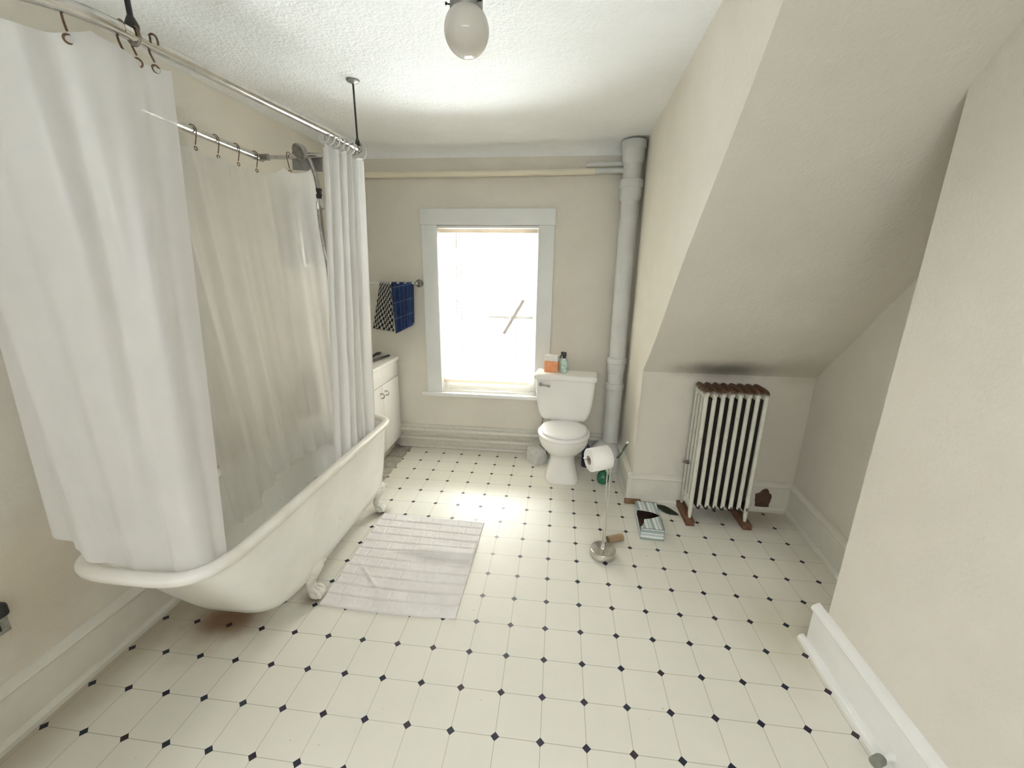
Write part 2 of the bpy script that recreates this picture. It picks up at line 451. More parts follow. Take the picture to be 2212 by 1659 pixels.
def ellipsoid(bm, c, r, seg=24, rings=14, mtx=None):
    t = bmesh.new(); bmesh.ops.create_uvsphere(t, u_segments=seg, v_segments=rings, radius=1)
    for v in t.verts: v.co = Vector((v.co.x * r[0], v.co.y * r[1], v.co.z * r[2]))
    if mtx: t.transform(mtx)
    t.transform(Matrix.Translation(Vector(c))); merge(bm, t)
def prism(bm, poly, h, axis='z', base=0.0):
    """extrude a 2-D polygon; axis z: (x,y), axis x: (y,z), axis y: (x,z)"""
    def P(p, d):
        return {'z': (p[0], p[1], d), 'x': (d, p[0], p[1]), 'y': (p[0], d, p[1])}[axis]
    loft(bm, [[P(p, base) for p in poly], [P(p, base + h) for p in poly]])
def smooth_path(pts, sub=8, closed=False):
    pts = [Vector(p) for p in pts]; n = len(pts); out = []
    rng = n if closed else n - 1
    for i in range(rng):
        p0 = pts[(i - 1) % n] if (closed or i > 0) else pts[0]
        p1 = pts[i]; p2 = pts[(i + 1) % n]
        p3 = pts[(i + 2) % n] if (closed or i + 2 < n) else pts[-1]
        for k in range(sub):
            t = k / sub
            out.append(.5 * ((2 * p1) + (p2 - p0) * t + (2 * p0 - 5 * p1 + 4 * p2 - p3) * t * t + (3 * p1 - p0 - 3 * p2 + p3) * t ** 3))
    if not closed: out.append(pts[-1].copy())
    return out
def path_at(pts, t):
    """point at arclength fraction t"""
    Ls = [0.0]
    for a, b in zip(pts[:-1], pts[1:]): Ls.append(Ls[-1] + (b - a).length)
    d = t * Ls[-1]
    for i in range(len(pts) - 1):
        if d <= Ls[i + 1] or i == len(pts) - 2:
            w = (d - Ls[i]) / max(1e-9, Ls[i + 1] - Ls[i]); return pts[i].lerp(pts[i + 1], w)

def origin_of(o):
    return Vector(o['_o']) if o is not None and '_o' in o.keys() else Vector((0, 0, 0))
ORIG = {}
def obj(name, bm, material, parent=None, loc=None, flat=False, angle=40):
    """link a bmesh (in world coordinates) as ONE object; origin = parent's origin, or loc"""
    base = ORIG[parent.name] if parent else Vector(loc or (0, 0, 0))
    bmesh.ops.recalc_face_normals(bm, faces=list(bm.faces))
    if not flat:
        for f in bm.faces: f.smooth = True
        for e in bm.edges:
            if len(e.link_faces) == 2 and e.calc_face_angle(0) > radians(angle): e.smooth = False
    bm.transform(Matrix.Translation(-base))
    me = bpy.data.meshes.new(name); bm.to_mesh(me); bm.free()
    for mm in (material if isinstance(material, (list, tuple)) else [material]): me.materials.append(mm)
    o = bpy.data.objects.new(name, me); sc.collection.objects.link(o)
    if parent: o.parent = parent
    else: o.location = base
    ORIG[o.name] = base
    return o
def tag(o, label, cat, group=None):
    o['label'] = label; o['category'] = cat
    if group: o['group'] = group
    return o
def thing(name, label, cat, loc, group=None):
    o = bpy.data.objects.new(name, None); sc.collection.objects.link(o); o.location = loc
    o.empty_display_size = .05
    ORIG[o.name] = Vector(loc)
    return tag(o, label, cat, group)
def struct(name, bm, m, parent=None, **kw):
    o = obj(name, bm, m, parent, **kw)
    if not parent: o['kind'] = 'structure'
    return o
def struct_root(name, loc):
    o = bpy.data.objects.new(name, None); sc.collection.objects.link(o); o.location = loc
    ORIG[o.name] = Vector(loc); o['kind'] = 'structure'; return o

# ------------------------------------------------------------------ room shell
XL, XR, YF, YB, ZC = -1.73, 1.12, 2.26, -1.80, 2.35
b = nb(); box(b, (XL - .15, YB - .14, -.1), (1.8, YF + .25, 0)); struct('floor', b, m_floor, flat=True)

# ceiling with a rounded cove where it meets the far wall
b = nb()
prof = [(YB - .14, ZC), (2.14, ZC)] + [(2.14 + .12 * sin(a), ZC - .07 * (1 - cos(a))) for a in [radians(9 * k) for k in range(1, 11)]] + [(2.27, ZC - .07), (2.27, ZC + .12), (YB - .14, ZC + .12)]
loft(b, [[(x, p[0], p[1]) for p in prof] for x in (XL - .02, 1.75)])
struct('ceiling', b, m_ceiling, angle=30)

b = nb()
SW = (-1.62, -.78, .75, 2.05)                 # opening of an unseen side window added for fill light (y0, y1, z0, z1)
box(b, (XL - .15, SW[1], -.05), (XL, YF + .15, ZC + .05)); box(b, (XL - .15, YB - .12, -.05), (XL, SW[0], ZC + .05))
box(b, (XL - .15, SW[0], -.05), (XL, SW[1], SW[2])); box(b, (XL - .15, SW[0], SW[3]), (XL, SW[1], ZC + .05))
struct('wall_left', b, m_wall_left, flat=True)

# far wall around the window opening
WX0, WX1, WZ0, WZ1 = -.955, -.160, .505, 1.815
b = nb()
box(b, (XL - .15, YF, -.05), (WX0, YF + .17, ZC + .05)); box(b, (WX1, YF, -.05), (1.8, YF + .17, ZC + .05))
box(b, (WX0, YF, -.05), (WX1, YF + .17, WZ0)); box(b, (WX0, YF, WZ1), (WX1, YF + .17, ZC + .05))
struct('wall_far', b, m_wall, flat=True)

# closed-in roof slope: bright side face, knee wall, sloping soffit (one plastered body)
XS, YK, ZK, SUM = .535, 1.585, .925, 2.49
def ceil_x(y): return .475 + .065 * max(0, min(1, (y - .6) / 1.6))
def edge_pt(t):
    """down the soffit's left edge: from the ceiling to the knee wall"""
    y = .14 + (SUM - ZK - .14) * t
    return Vector((XS + .004 * sin(9 * t) - .012 * (1 - t) * (1 - t), y, SUM - y + .004 * sin(13 * t)))
NS = 24
low = [Vector((XS, YK, .0)), Vector((XS, YK, .45)), Vector((XS, YK, ZK - .02))]
edge = [edge_pt(1 - k / NS) for k in range(NS + 1)]
b = nb()
# side face: fan of strips from the edge to the ceiling / far wall corner
def side_top(p): return Vector((ceil_x(p.y), p.y, ZC + .02))
cols = []
for p in [e for e in reversed(edge)]:
    cols.append((p, side_top(p)))
for k in range(1, 9):
    y = YK + (2.42 - YK) * k / 8
    cols.append((Vector((XS, y, 0)), side_top(Vector((XS, y, 0)))))
cols.insert(NS + 1, (Vector((XS, YK, 0)), side_top(Vector((XS, YK, 0)))))
NV = 10
V = [[b.verts.new(a.lerp(t, j / NV)) for j in range(NV + 1)] for a, t in cols]
for i in range(len(V) - 1):
    for j in range(NV): b.faces.new((V[i][j], V[i + 1][j], V[i + 1][j + 1], V[i][j + 1]))
obj_side = struct('wall_dormer_side', b, m_wall, angle=60)
b = nb()
XA = 1.60
rows = [(v.copy(), Vector((XA, v.y, v.z))) for v in low] + [(v.copy(), Vector((XA, v.y, v.z))) for v in edge]
V = [[b.verts.new(a.lerp(c, j / 12)) for j in range(13)] for a, c in rows]
for i in range(len(V) - 1):
    for j in range(12): b.faces.new((V[i][j], V[i][j + 1], V[i + 1][j + 1], V[i + 1][j]))
struct('wall_knee', b, m_knee, angle=25)
# alcove right wall, slightly out of square
b = nb()
prism(b, [(1.555, 1.66), (1.475, .40), (1.62, .40), (1.70, 1.66)], 2.4, 'z', -.02)
struct('wall_alcove', b, m_wall, flat=True)
# near right wall, ends in a free corner
b = nb()
prism(b, [(YB - .12, -.02), (.48, -.02), (.48, 2.02), (.12, 2.40), (YB - .12, 2.40)], .55, 'x', XR)
bmesh.ops.bevel(b, geom=[e for e in b.edges if all(abs(v.co.x - XR) < 1e-4 and abs(v.co.y - .48) < 1e-4 for v in e.verts)], offset=.012, segments=3, affect='EDGES')
struct('wall_right', b, m_wall, angle=50)
# wall behind the camera
b = nb()
RW = (-.75, .95, 1.15, 2.20)                  # high rear window, unseen, added for fill light (x0, x1, z0, z1)
box(b, (XL - .1, YB - .12, -.02), (RW[0], YB, ZC + .05)); box(b, (RW[1], YB - .12, -.02), (XR + .1, YB, ZC + .05))
box(b, (RW[0], YB - .12, -.02), (RW[1], YB, RW[2])); box(b, (RW[0], YB - .12, RW[3]), (RW[1], YB, ZC + .05))
struct('wall_rear', b, m_wall, flat=True)
b = nb()
for y0, y1, z0, z1 in ((SW[0] - .10, SW[0], SW[2] - .04, SW[3] + .10), (SW[1], SW[1] + .10, SW[2] - .04, SW[3] + .10), (SW[0] - .10, SW[1] + .10, SW[3], SW[3] + .11), (SW[0] - .12, SW[1] + .12, SW[2] - .04, SW[2])):
    box(b, (XL, y0, z0), (XL + .024, y1, z1), .003)
box(b, (XL - .10, SW[0], 1.38), (XL - .06, SW[1], 1.42), .003)
struct('added_window_2', b, m_casing)  # trim round the side opening added to let fill light in
b = nb()
for x0, x1, z0, z1 in ((RW[0] - .10, RW[0], RW[2] - .04, RW[3] + .10), (RW[1], RW[1] + .10, RW[2] - .04, RW[3] + .10), (RW[0] - .10, RW[1] + .10, RW[3], RW[3] + .11), (RW[0] - .12, RW[1] + .12, RW[2] - .04, RW[2])):
    box(b, (x0, YB, z0), (x1, YB + .024, z1), .003)
box(b, (.08, YB - .10, RW[2]), (.12, YB - .06, RW[3]), .003)
struct('added_window_3', b, m_casing)  # trim round the added rear opening, there for the fill lamp

# baseboards: profile (depth, height) swept along a straight run
BP = [(0, 0), (.034, 0), (.034, .018), (.026, .030), (.018, .032), (.018, .168), (.026, .172), (.030, .180), (.027, .190), (.018, .198), (.006, .206), (0, .207)]
def sweep(bm, prof, p0, p1, out):
    p0, p1, out = Vector(p0), Vector(p1), Vector(out)
    loft(bm, [[p + out * d + Vector((0, 0, h)) for d, h in prof] for p in (p0, p1)])
b = nb(); sweep(b, BP, (XL, YB, 0), (XL, 1.6, 0), (1, 0, 0)); struct('baseboard_left', b, m_base, angle=30)
FP = [(0, 0), (.034, 0), (.042, .010), (.034, .022), (.014, .028), (.014, .060), (.040, .070), (.048, .086), (.040, .100), (.014, .108), (.014, .136), (.044, .146), (.054, .164), (.046, .182), (.022, .190), (.014, .202), (0, .208)]
b = nb(); sweep(b, FP, (-1.33, YF, 0), (.54, YF, 0), (0, -1, 0)); struct('baseboard_far', b, m_base_far, angle=30)
b = nb(); sweep(b, BP, (XS - .030, YK, 0), (1.56, YK, 0), (0, -1, 0)); o = struct('baseboard_knee', b, m_base, angle=30)
b = nb(); box(b, (.492, YK - .052, .0), (.60, YK - .030, .034), .004); obj('shoe_moulding', b, m_brown_wood, o)['label'] = 'bare brown end of shoe moulding'
b = nb(); ellipsoid(b, (1.375, YK - .017, .082), (.052, .006, .078), 40, 20)
for v in b.verts:
    a_ = math.atan2(v.co.z - .082, v.co.x - 1.375); k_ = 1 + .35 * noise.noise((1.6 * cos(a_), 1.6 * sin(a_), 3)) + .08 * noise.noise((5 * cos(a_), 5 * sin(a_), 7))
    v.co.x = 1.375 + (v.co.x - 1.375) * k_; v.co.z = max(.002, .082 + (v.co.z - .082) * k_)
obj('pipe_hole', b, m_dark_inside, o)['label'] = 'dark ragged hole burnt in the board'
b = nb(); sweep(b, BP, (XS, YF, 0), (XS, YK - .030, 0), (-1, 0, 0)); struct('baseboard_dormer', b, m_base, angle=30)
b = nb(); sweep(b, BP, (1.552, 1.62, 0), (1.478, .45, 0), Vector((-1, .0635, 0))); struct('baseboard_alcove', b, m_base, angle=30)
BN = [(0, 0), (.018, 0), (.018, .168), (.026, .172), (.030, .180), (.027, .190), (.018, .198), (.006, .206), (0, .207)]
b = nb(); sweep(b, BN, (XR, .525, 0), (XR, YB, 0), (-1, 0, 0)); o = struct('baseboard_right', b, m_trim, angle=30)
b = nb(); loft(b, [[(XR - .018 - d, y, h) for d, h in ((0, 0), (.022, 0), (.021, .012), (.014, .022), (0, .026))] for y in (.545, YB)]); obj('shoe_moulding', b, m_trim, o)

# ------------------------------------------------------------------ window
w = struct_root('window_1', (-.56, YF, WZ0))
b = nb()
box(b, (-1.062, YF - .024, .505), (WX0 + .012, YF, 1.82), .003); box(b, (WX1 - .012, YF - .024, .505), (-.055, YF, 1.82), .003)
box(b, (-1.068, YF - .027, 1.82), (-.049, YF, 1.935), .003)
obj('casing', b, m_casing, w)
b = nb(); box(b, (-1.105, YF - .055, .480), (-.02, YF + .168, .511), .005); obj('sill', b, m_trim, w)
b = nb()
for x0, x1 in ((WX0, WX0 + .014), (WX1 - .014, WX1)): box(b, (x0, YF - .02, WZ0), (x1, YF + .17, WZ1))
box(b, (WX0, YF - .02, WZ1 - .014), (WX1, YF + .17, WZ1))
obj('jamb', b, m_trim, w)
def sash(z0, z1, y, bot, top):
    b = nb()
    box(b, (WX0 + .014, y, z0), (WX0 + .055, y + .035, z1), .003); box(b, (WX1 - .055, y, z0), (WX1 - .014, y + .035, z1), .003)
    box(b, (WX0 + .05, y, z0), (WX1 - .05, y + .035, z0 + bot), .003); box(b, (WX0 + .05, y, z1 - top), (WX1 - .05, y + .035, z1), .003)
    s = obj('sash', b, m_trim, w)
    b = nb(); box(b, (WX0 + .05, y + .016, z0 + bot - .005), (WX1 - .05, y + .019, z1 - top + .005)); obj('glass_pane', b, m_glass, s)
sash(.511, 1.165, YF + .065, .074, .035)
sash(1.130, 1.80, YF + .105, .035, .045)

# ------------------------------------------------------------------ blind
bl = thing('window_blind', 'cream slatted blind with a broken slat lowered over the bright window', 'blind', (-.56, YF + .02, 1.80))
b = nb(); box(b, (-.937, YF + .004, 1.768), (-.178, YF + .036, 1.797), .003); obj('headrail', b, m_slat, bl)
b = nb(); nsl = 54; zt, zb = 1.757, .622
for i in range(nsl):
    z = zt + (zb - zt) * i / (nsl - 1) ; a = radians(72)
    hw = .0125
    dx = .004 * (noise.noise((i * .7, 3, 1)))
    x0 = -.936 + dx * 2; x1 = -.180 + dx - .035 * (i / nsl)
    ring = []
    for k in range(5):
        s = (k / 4 - .5) * 2
        ring.append((s * hw * cos(a), -s * hw * sin(a) * -1 * -1 + .0018 * (1 - s * s)))
    sag = 0.004 * max(0, 1 - abs(i - 25) / 3.0)
    for k in range(4):
        v = []
        for (xx, q) in ((x0, k), (x0, k + 1), ((x0 + x1) / 2, k), ((x0 + x1) / 2, k + 1), (x1, k), (x1, k + 1)):
            dy, dz = ring[q]
            zz = z + dz - (sag if abs(xx - (x0 + x1) / 2) < .05 else 0)
            v.append(b.verts.new((xx, YF + .02 + dy, zz)))
        b.faces.new((v[0], v[2], v[3], v[1])); b.faces.new((v[2], v[4], v[5], v[3]))
obj('slats', b, m_slat, bl)
b = nb(); box(b, (-.93, YF + .006, .588), (-.222, YF + .034, .612), .003); obj('bottom_rail', b, m_slat, bl)
for x in (-.775, -.335):
    b = nb(); tube(b, [(x, YF + .006, 1.765), (x + .004, YF + .006, 1.2), (x + .008, YF + .008, .612)], .0022, 6)
    for i in range(nsl):
        z = zt + (zb - zt) * i / (nsl - 1); box(b, (x - .003, YF + .003, z - .004), (x + .011, YF + .008, z + .004))
    obj('ladder_cord', b, m_trim, bl)
b = nb(); tube(b, [(-.797, YF - .004, 1.765), (-.797, YF - .005, 1.75), (-.801, YF - .008, 1.104)], .0038, 8); obj('tilt_wand', b, m_backlit('beige_wand_plastic', (.84, .76, .72), .02), bl)
mbs = m_backlit('beige_broken_slat', (.86, .80, .76), .02)
b = nb(); mt = Matrix.Translation((-.351, YF - .004, 1.143)) @ Matrix.Rotation(radians(30), 4, 'Y')
box(b, (-.0125, -.0008, -.155), (.0125, .0008, .155), mtx=mt)
obj('broken_slat', b, mbs, bl)['label'] = 'snapped slat hanging askew'
b = nb(); box(b, (-.547, YF - .002, 1.130), (-.20, YF + .001, 1.150)); obj('slipped_slat', b, m_backlit('white_slat_plastic', (.9, .9, .9), .3), bl)['label'] = 'white slat slipped out flat'

# ------------------------------------------------------------------ soil pipe and ceiling pipe
sp = thing('soil_pipe', 'thick grey painted vertical soil pipe in the corner beside the toilet', 'pipe', (.455, 2.13, .2))
pc = Vector((.452, 2.135, 0))
b = nb(); lathe(b, [(.060, .17), (.060, 2.34)], 32, Matrix.Translation(pc)); obj('pipe', b, m_grey_paint, sp)
def hub(z0, z1, r):
    b = nb(); h = z1 - z0
    lathe(b, [(.060, z0 - .02), (r * .86, z0 - .008), (r * .92, z0 + .01), (r * .92, z0 + h * .55), (r, z0 + h * .6), (r, z1 - .006), (r * .96, z1), (.058, z1 + .002)], 32, Matrix.Translation(pc))
    obj('hub', b, m_grey_paint, sp)
hub(2.215, 2.335, .080); hub(1.985, 2.10, .078); hub(.775, .875, .072); hub(.575, .675, .070)
b = nb()
rr = []
for z, rx, ry in ((0, .13, .15), (.05, .128, .148), (.11, .12, .135), (.16, .10, .11), (.185, .078, .085), (.2, .066, .066)):
    rr.append([(pc.x - .025 + rx * cos(2 * pi * k / 32), pc.y - .02 + ry * sin(2 * pi * k / 32), z) for k in range(32)])
loft(b, rr); obj('base_fitting', b, m_grey_paint, sp)

hp = thing('ceiling_pipe', 'cream horizontal pipe along the top of the window wall', 'pipe', (-.6, 2.21, 2.165))
b = nb(); tube(b, [(XL, 2.215, 2.160), (-.6, 2.215, 2.165), (.208, 2.215, 2.172)], .021, 16); obj('pipe', b, m_pipe_cream, hp)
b = nb(); tube(b, [(.208, 2.215, 2.172), (.42, 2.19, 2.172)], .0185, 16); obj('bare_pipe', b, m_grey_paint, hp)['label'] = 'grey end section'
b = nb(); tube(b, [(.15, 2.235, 2.215), (.42, 2.20, 2.215)], .018, 12); obj('branch_pipe', b, m_grey_paint, hp)

# ------------------------------------------------------------------ ceiling light
cl = thing('ceiling_light', 'unlit white globe ceiling light on a metal collar', 'ceiling light', (-.305, .425, ZC))
gc = Vector((-.305, .42, 2.19))
b = nb(); ellipsoid(b, gc, (.066, .066, .068), 48, 28); obj('globe', b, m_opal, cl)
b = nb(); lathe(b, [(.046, 2.238), (.048, 2.242), (.048, 2.285), (.060, 2.30), (.075, 2.335), (.078, ZC)], 40, Matrix.Translation((gc.x, gc.y, 0))); f_ = obj('fitter', b, m_plate, cl)
for a in (radians(-35), radians(85), radians(205)):
    b = nb(); d = Vector((cos(a), sin(a), 0)); c = Vector((gc.x, gc.y, 2.247)); tube(b, [c + d * .045, c + d * .056, c + d * .057, c + d * .062], [.002, .002, .004, .004], 10); obj('thumb_screw', b, m_black_iron, f_)

# ------------------------------------------------------------------ bathtub
tub = thing('bathtub', 'white clawfoot bathtub with worn rolled rim beneath the shower curtains', 'bathtub', (-1.37, .68, 0))
TX0, TX1, TY0, TY1 = -1.575, -1.022, -.094, 1.43
TCX = (TX0 + TX1) / 2
def tub_ring(y0, y1, hw, z, ncorner=12, n0=4.0, n1=4.5, dz=0.0):
    """plan outline: near end round, far end squarish"""
    pts = []; ym = y0 + min(.33, (y1 - y0) * .4); ye = y1 - min(.20, (y1 - y0) * .2)
    for k in range(25):                                            # near end
        a = pi + pi * k / 24; ex = 2 / n0
        cx, sy = cos(a), sin(a)
        pts.append((TCX + hw * math.copysign(abs(cx) ** ex, cx), ym + (ym - y0) * math.copysign(abs(sy) ** ex, sy), z))
    for k in range(1, 14): pts.append((TCX + hw, ym + (ye - ym) * k / 14, z))
    for k in range(25):
        a = pi * k / 24; ex = 2 / n1
        cx, sy = cos(a), sin(a)
        pts.append((TCX + hw * math.copysign(abs(cx) ** ex, cx), ye + (y1 - ye) * math.copysign(abs(sy) ** ex, sy), z))
    for k in range(1, 14): pts.append((TCX - hw, ye + (ym - ye) * k / 14, z))
    return pts
HW = (TX1 - TX0) / 2
ZR = .575
outer = [(.20, 1.14, .10, .098), (.17, 1.20, .19, .104), (.135, 1.26, .245, .125), (.10, 1.30, .272, .165), (.075, 1.33, .285, .22), (.045, 1.36, .295, .33), (-.01, 1.375, .303, .45), (-.045, 1.385, .306, .53), (-.05, 1.39, .307, .56)]
inner = [(-.038, 1.385, .290, .568), (-.02, 1.375, .285, .52), (.02, 1.355, .278, .42), (.075, 1.33, .268, .30), (.13, 1.29, .245, .21), (.18, 1.24, .21, .172), (.25, 1.12, .12, .160)]
# outer shell bulges: near end slopes back strongly
outer = [(.42, 1.10, .09, .100), (.33, 1.18, .185, .104), (.275, 1.25, .245, .120), (.235, 1.30, .275, .150), (.20, 1.325, .288, .20), (.135, 1.35, .297, .30), (.06, 1.372, .303, .42), (-.02, 1.385, .306, .53), (-.04, 1.39, .307, .56)]
inner = [(-.030, 1.385, .292, .568), (.0, 1.375, .287, .52), (.075, 1.355, .280, .42), (.15, 1.33, .270, .30), (.215, 1.29, .248, .215), (.28, 1.24, .21, .180), (.40, 1.10, .12, .170)]
b = nb(); loft(b, [tub_ring(y0, y1, hw * .83, z) for y0, y1, hw, z in outer] + [tub_ring(y0, y1, hw * .83, z) for y0, y1, hw, z in inner])
obj('basin', b, m_enamel, tub, angle=60)
b = nb()
prof = []
for k in range(14):
    a = 2 * pi * k / 14
    prof.append((.0235 * cos(a), .0165 * sin(a) * (1.0 if sin(a) > 0 else 1.6)))
ctr = tub_ring(TY0 + .023, TY1 - .022, HW - .023, ZR)
n = len(ctr); cv = [Vector(p) for p in ctr]
rings = []
for i in range(n):
    t = (cv[(i + 1) % n] - cv[(i - 1) % n]); t.z = 0; t.normalize(); o_ = Vector((t.y, -t.x, 0))
    rings.append([b.verts.new(cv[i] + o_ * d + Vector((0, 0, h))) for d, h in prof])
for i in range(n):
    a_, c_ = rings[i], rings[(i + 1) % n]
    for k in range(14): b.faces.new((a_[k], a_[(k + 1) % 14], c_[(k + 1) % 14], c_[k]))
obj('rim', b, m_rim, tub, angle=70)
def claw(sx, y):
    """cast claw foot: scrolled knee hugging the belly, ankle, ball toe turned out"""
    b = nb(); x0 = TCX + sx * .204
    # leaf-shaped bracket hugging the belly, narrowing to the ankle
    secs = [(-.012, .215, .016, .010), (.006, .195, .048, .016), (.022, .165, .072, .021), (.018, .135, .066, .023), (.004, .105, .044, .022), (-.008, .080, .028, .020), (-.006, .056, .024, .020), (.006, .036, .026, .023), (.014, .020, .020, .019)]
    rings = []
    for dx, z, wy, tx_ in secs:
        rings.append([(x0 + sx * (dx + tx_ * cos(2 * pi * k / 20)), y + wy * sin(2 * pi * k / 20), z + .30 * tx_ * cos(2 * pi * k / 20)) for k in range(20)])
    loft(b, rings)
    for w_ in (-1, 1):                                             # scrolls at the top corners of the bracket
        tube(b, [(x0 + sx * (.030 + .010 * cos(a)), y + w_ * (.052 + .013 * sin(a)), .160 + .011 * cos(a)) for a in [radians(30 * k) for k in range(13)]], .006, 8)
    ellipsoid(b, (x0 + sx * .016, y, .029), (.036, .033, .0285), 18, 12)
    for q in (-1, 0, 1):
        tube(b, smooth_path([(x0 + sx * .0, y + q * .014, .054), (x0 + sx * .028, y + q * .021, .048), (x0 + sx * .044, y + q * .021, .018)], 4), [.011] * 7 + [.009, .007], 8)
    return obj('claw_foot', b, m_foot, tub, angle=60)
for sx in (1, -1):
    for y in (.50, 1.225): claw(sx, y)
b = nb(); lathe(b, [(.020, 0), (.022, .003), (.014, .006)], 20, Matrix.Translation((-1.36, 1.05, .171))); obj('drain', b, m_dull_chrome, tub)

# ------------------------------------------------------------------ curtain rail hung from the ceiling
rail = thing('shower_curtain_rail', 'chrome shower rail loop hung from the ceiling above the bathtub', 'curtain rail', (-1.3, .5, 2.08))
RZ = 2.075
corner = [Vector((-1.32 + .215 * cos(a), .10 + .215 * sin(a), RZ)) for a in [radians(-10 - 16 * k) for k in range(11)]]
ring_pts = [(-1.005, 1.14, RZ - .008), (-1.03, .9, RZ), (-1.068, .5, RZ), (-1.098, .17, RZ)] + [tuple(p) for p in corner] + [(-1.556, .2, RZ), (-1.566, .5, RZ - .004), (-1.572, .9, RZ - .018), (-1.568, 1.20, RZ - .026)]
RP = smooth_path(ring_pts, 6)
b = nb(); tube(b, RP, .0162, 16); obj('rail_loop', b, m_chrome, rail)
b = nb(); tube(b, [(-1.575, 1.20, 2.048), (-1.40, 1.205, 2.05), (-1.15, 1.205, 2.055), (-1.045, 1.20, 2.062), (-1.005, 1.165, 2.066), (-1.005, 1.13, 2.067)], .0105, 12); obj('cross_bar', b, m_chrome, rail)
b = nb(); lathe(b, [(.017, -.03), (.017, .03)], 16, Matrix.Translation((-1.568, 1.195, 2.049)) @ Matrix.Rotation(radians(90), 4, 'X')); lathe(b, [(.016, -.03), (.016, .03)], 16, Matrix.Translation((-1.545, 1.20, 2.049)) @ Matrix.Rotation(radians(90), 4, 'Y')); obj('elbow_joint', b, m_dull_chrome, rail)
b = nb(); mt = Matrix.Translation((-1.315, 1.215, 2.032)) @ Matrix.Rotation(radians(4), 4, 'Y')
box(b, (-.082, -.0015, -.046), (.082, .0015, .040), .001, 1, mt)
for dx in (-.055, .055): lathe(b, [(.005, 0), (.005, .006)], 8, mt @ Matrix.Translation((dx, 0, .0)) @ Matrix.Rotation(radians(90), 4, 'X'))
obj('mounting_plate', b, m_plate, rail)
def hanger(x, y, r, zr):
    b = nb(); tube(b, [(x, y, zr), (x, y, ZC - .004)], r, 10); lathe(b, [(r * 2.2, zr - .004), (r * 2.4, zr + .012), (r * 1.2, zr + .03)], 12, Matrix.Translation((x, y, 0)))
    h = obj('hanger_rod', b, m_black_iron, rail)
    b = nb(); tube(b, [(x + .017 * cos(a), y, RZ - .003 + .017 * sin(a)) for a in [2 * pi * k / 16 for k in range(16)]], .004, 8, True); obj('hanger_clamp', b, m_dull_chrome, h)
    b = nb(); lathe(b, [(.006, ZC - .016), (.012, ZC - .012), (.028, ZC - .007), (.031, ZC - .001), (.031, ZC)], 24, Matrix.Translation((x, y, 0))); obj('ceiling_flange', b, m_plate, h)
hanger(-1.105, .125, .0065, RZ + .012); hanger(-.998, 1.13, .0045, RZ + .004)

# ------------------------------------------------------------------ shower curtains
def curtain(name, label, top, bottom, nfold, amp_t, amp_b, material, ztop_fn, phase=0.0, nu=160, nv=70, seed=1):
    tp = smooth_path(top, 10); bp_ = smooth_path(bottom, 10)
    def fn(u, v):
        a = path_at(tp, u); c = path_at(bp_, u)
        a = a + Vector((0, 0, ztop_fn(u)))
        p = a.lerp(c, v)
        ta = (path_at(tp, min(1, u + .01)) - path_at(tp, max(0, u - .01))); tb = (path_at(bp_, min(1, u + .01)) - path_at(bp_, max(0, u - .01)))
        t = ta.lerp(tb, v); t.z = 0; t.normalize(); nrm = Vector((t.y, -t.x, 0))
        amp = amp_t + (amp_b - amp_t) * v
        uu = u * nfold * 2 * pi + phase + .8 * noise.noise((u * 5, v * 1.5, seed))
        w_ = sin(uu) + .35 * sin(2.3 * uu + 1.3 + v * 1.2) + .5 * noise.noise((u * 9, v * 2.2, seed + 5))
        edge_fade = min(1, min(u, 1 - u) * nfold * 2 + .25)
        return p + nrm * amp * w_ * edge_fade + t * amp * .35 * cos(uu) * edge_fade
    b = nb(); grid(b, fn, nu, nv); 
    return tag(obj(name, b, material, loc=tuple(tp[0])), label, 'shower curtain', 'shower curtains round the bathtub'), tp
def sag(n, d):
    return lambda u: -.045 - d * abs(sin(pi * n * u)) ** .8
# big near curtain, wraps the rounded end
top_near = [(-1.083, .20, RZ), (-1.10, .13, RZ), (-1.125, .06, RZ), (-1.175, -.03, RZ), (-1.25, -.085, RZ), (-1.34, -.105, RZ), (-1.44, -.08, RZ), (-1.55, -.01, RZ), (-1.625, .10, RZ), (-1.645, .40, RZ)]
bot_near = [(-1.085, .075, .555), (-1.098, .02, .53), (-1.15, -.015, .53), (-1.24, -.022, .535), (-1.33, -.022, .545), (-1.39, -.045, .592), (-1.455, -.06, .635), (-1.53, -.045, .66), (-1.60, -.01, .685), (-1.68, .05, .70), (-1.70, .20, .71)]
c1, tp1 = curtain('shower_curtain', 'wide white shower curtain wrapped round the near end of the bathtub', top_near, bot_near, 5.5, .010, .012, m_curtain, lambda u: -.026 - .030 * abs(sin(pi * (u * 5 + .25))) ** .8, .6, 200, 80, 2)
# wall-side curtain along the inner rail, thin enough to see shapes through
top_in = [(-1.566, .46, RZ), (-1.570, .7, RZ - .01), (-1.572, .95, RZ - .02), (-1.566, 1.18, RZ - .026), (-1.53, 1.205, RZ - .026), (-1.42, 1.207, RZ - .024), (-1.285, 1.207, RZ - .022)]
bot_in = [(-1.462, .53, .345), (-1.464, .64, .32), (-1.468, .80, .40), (-1.470, 1.0, .43), (-1.465, 1.20, .42), (-1.42, 1.27, .42), (-1.27, 1.285, .45)]
c2, tp2 = curtain('shower_curtain', 'sheer wall-side shower curtain hanging into the bathtub behind the shower hose', top_in, bot_in, 7, .010, .014, m_curtain_thin, sag(6, .035), .2, 220, 70, 9)
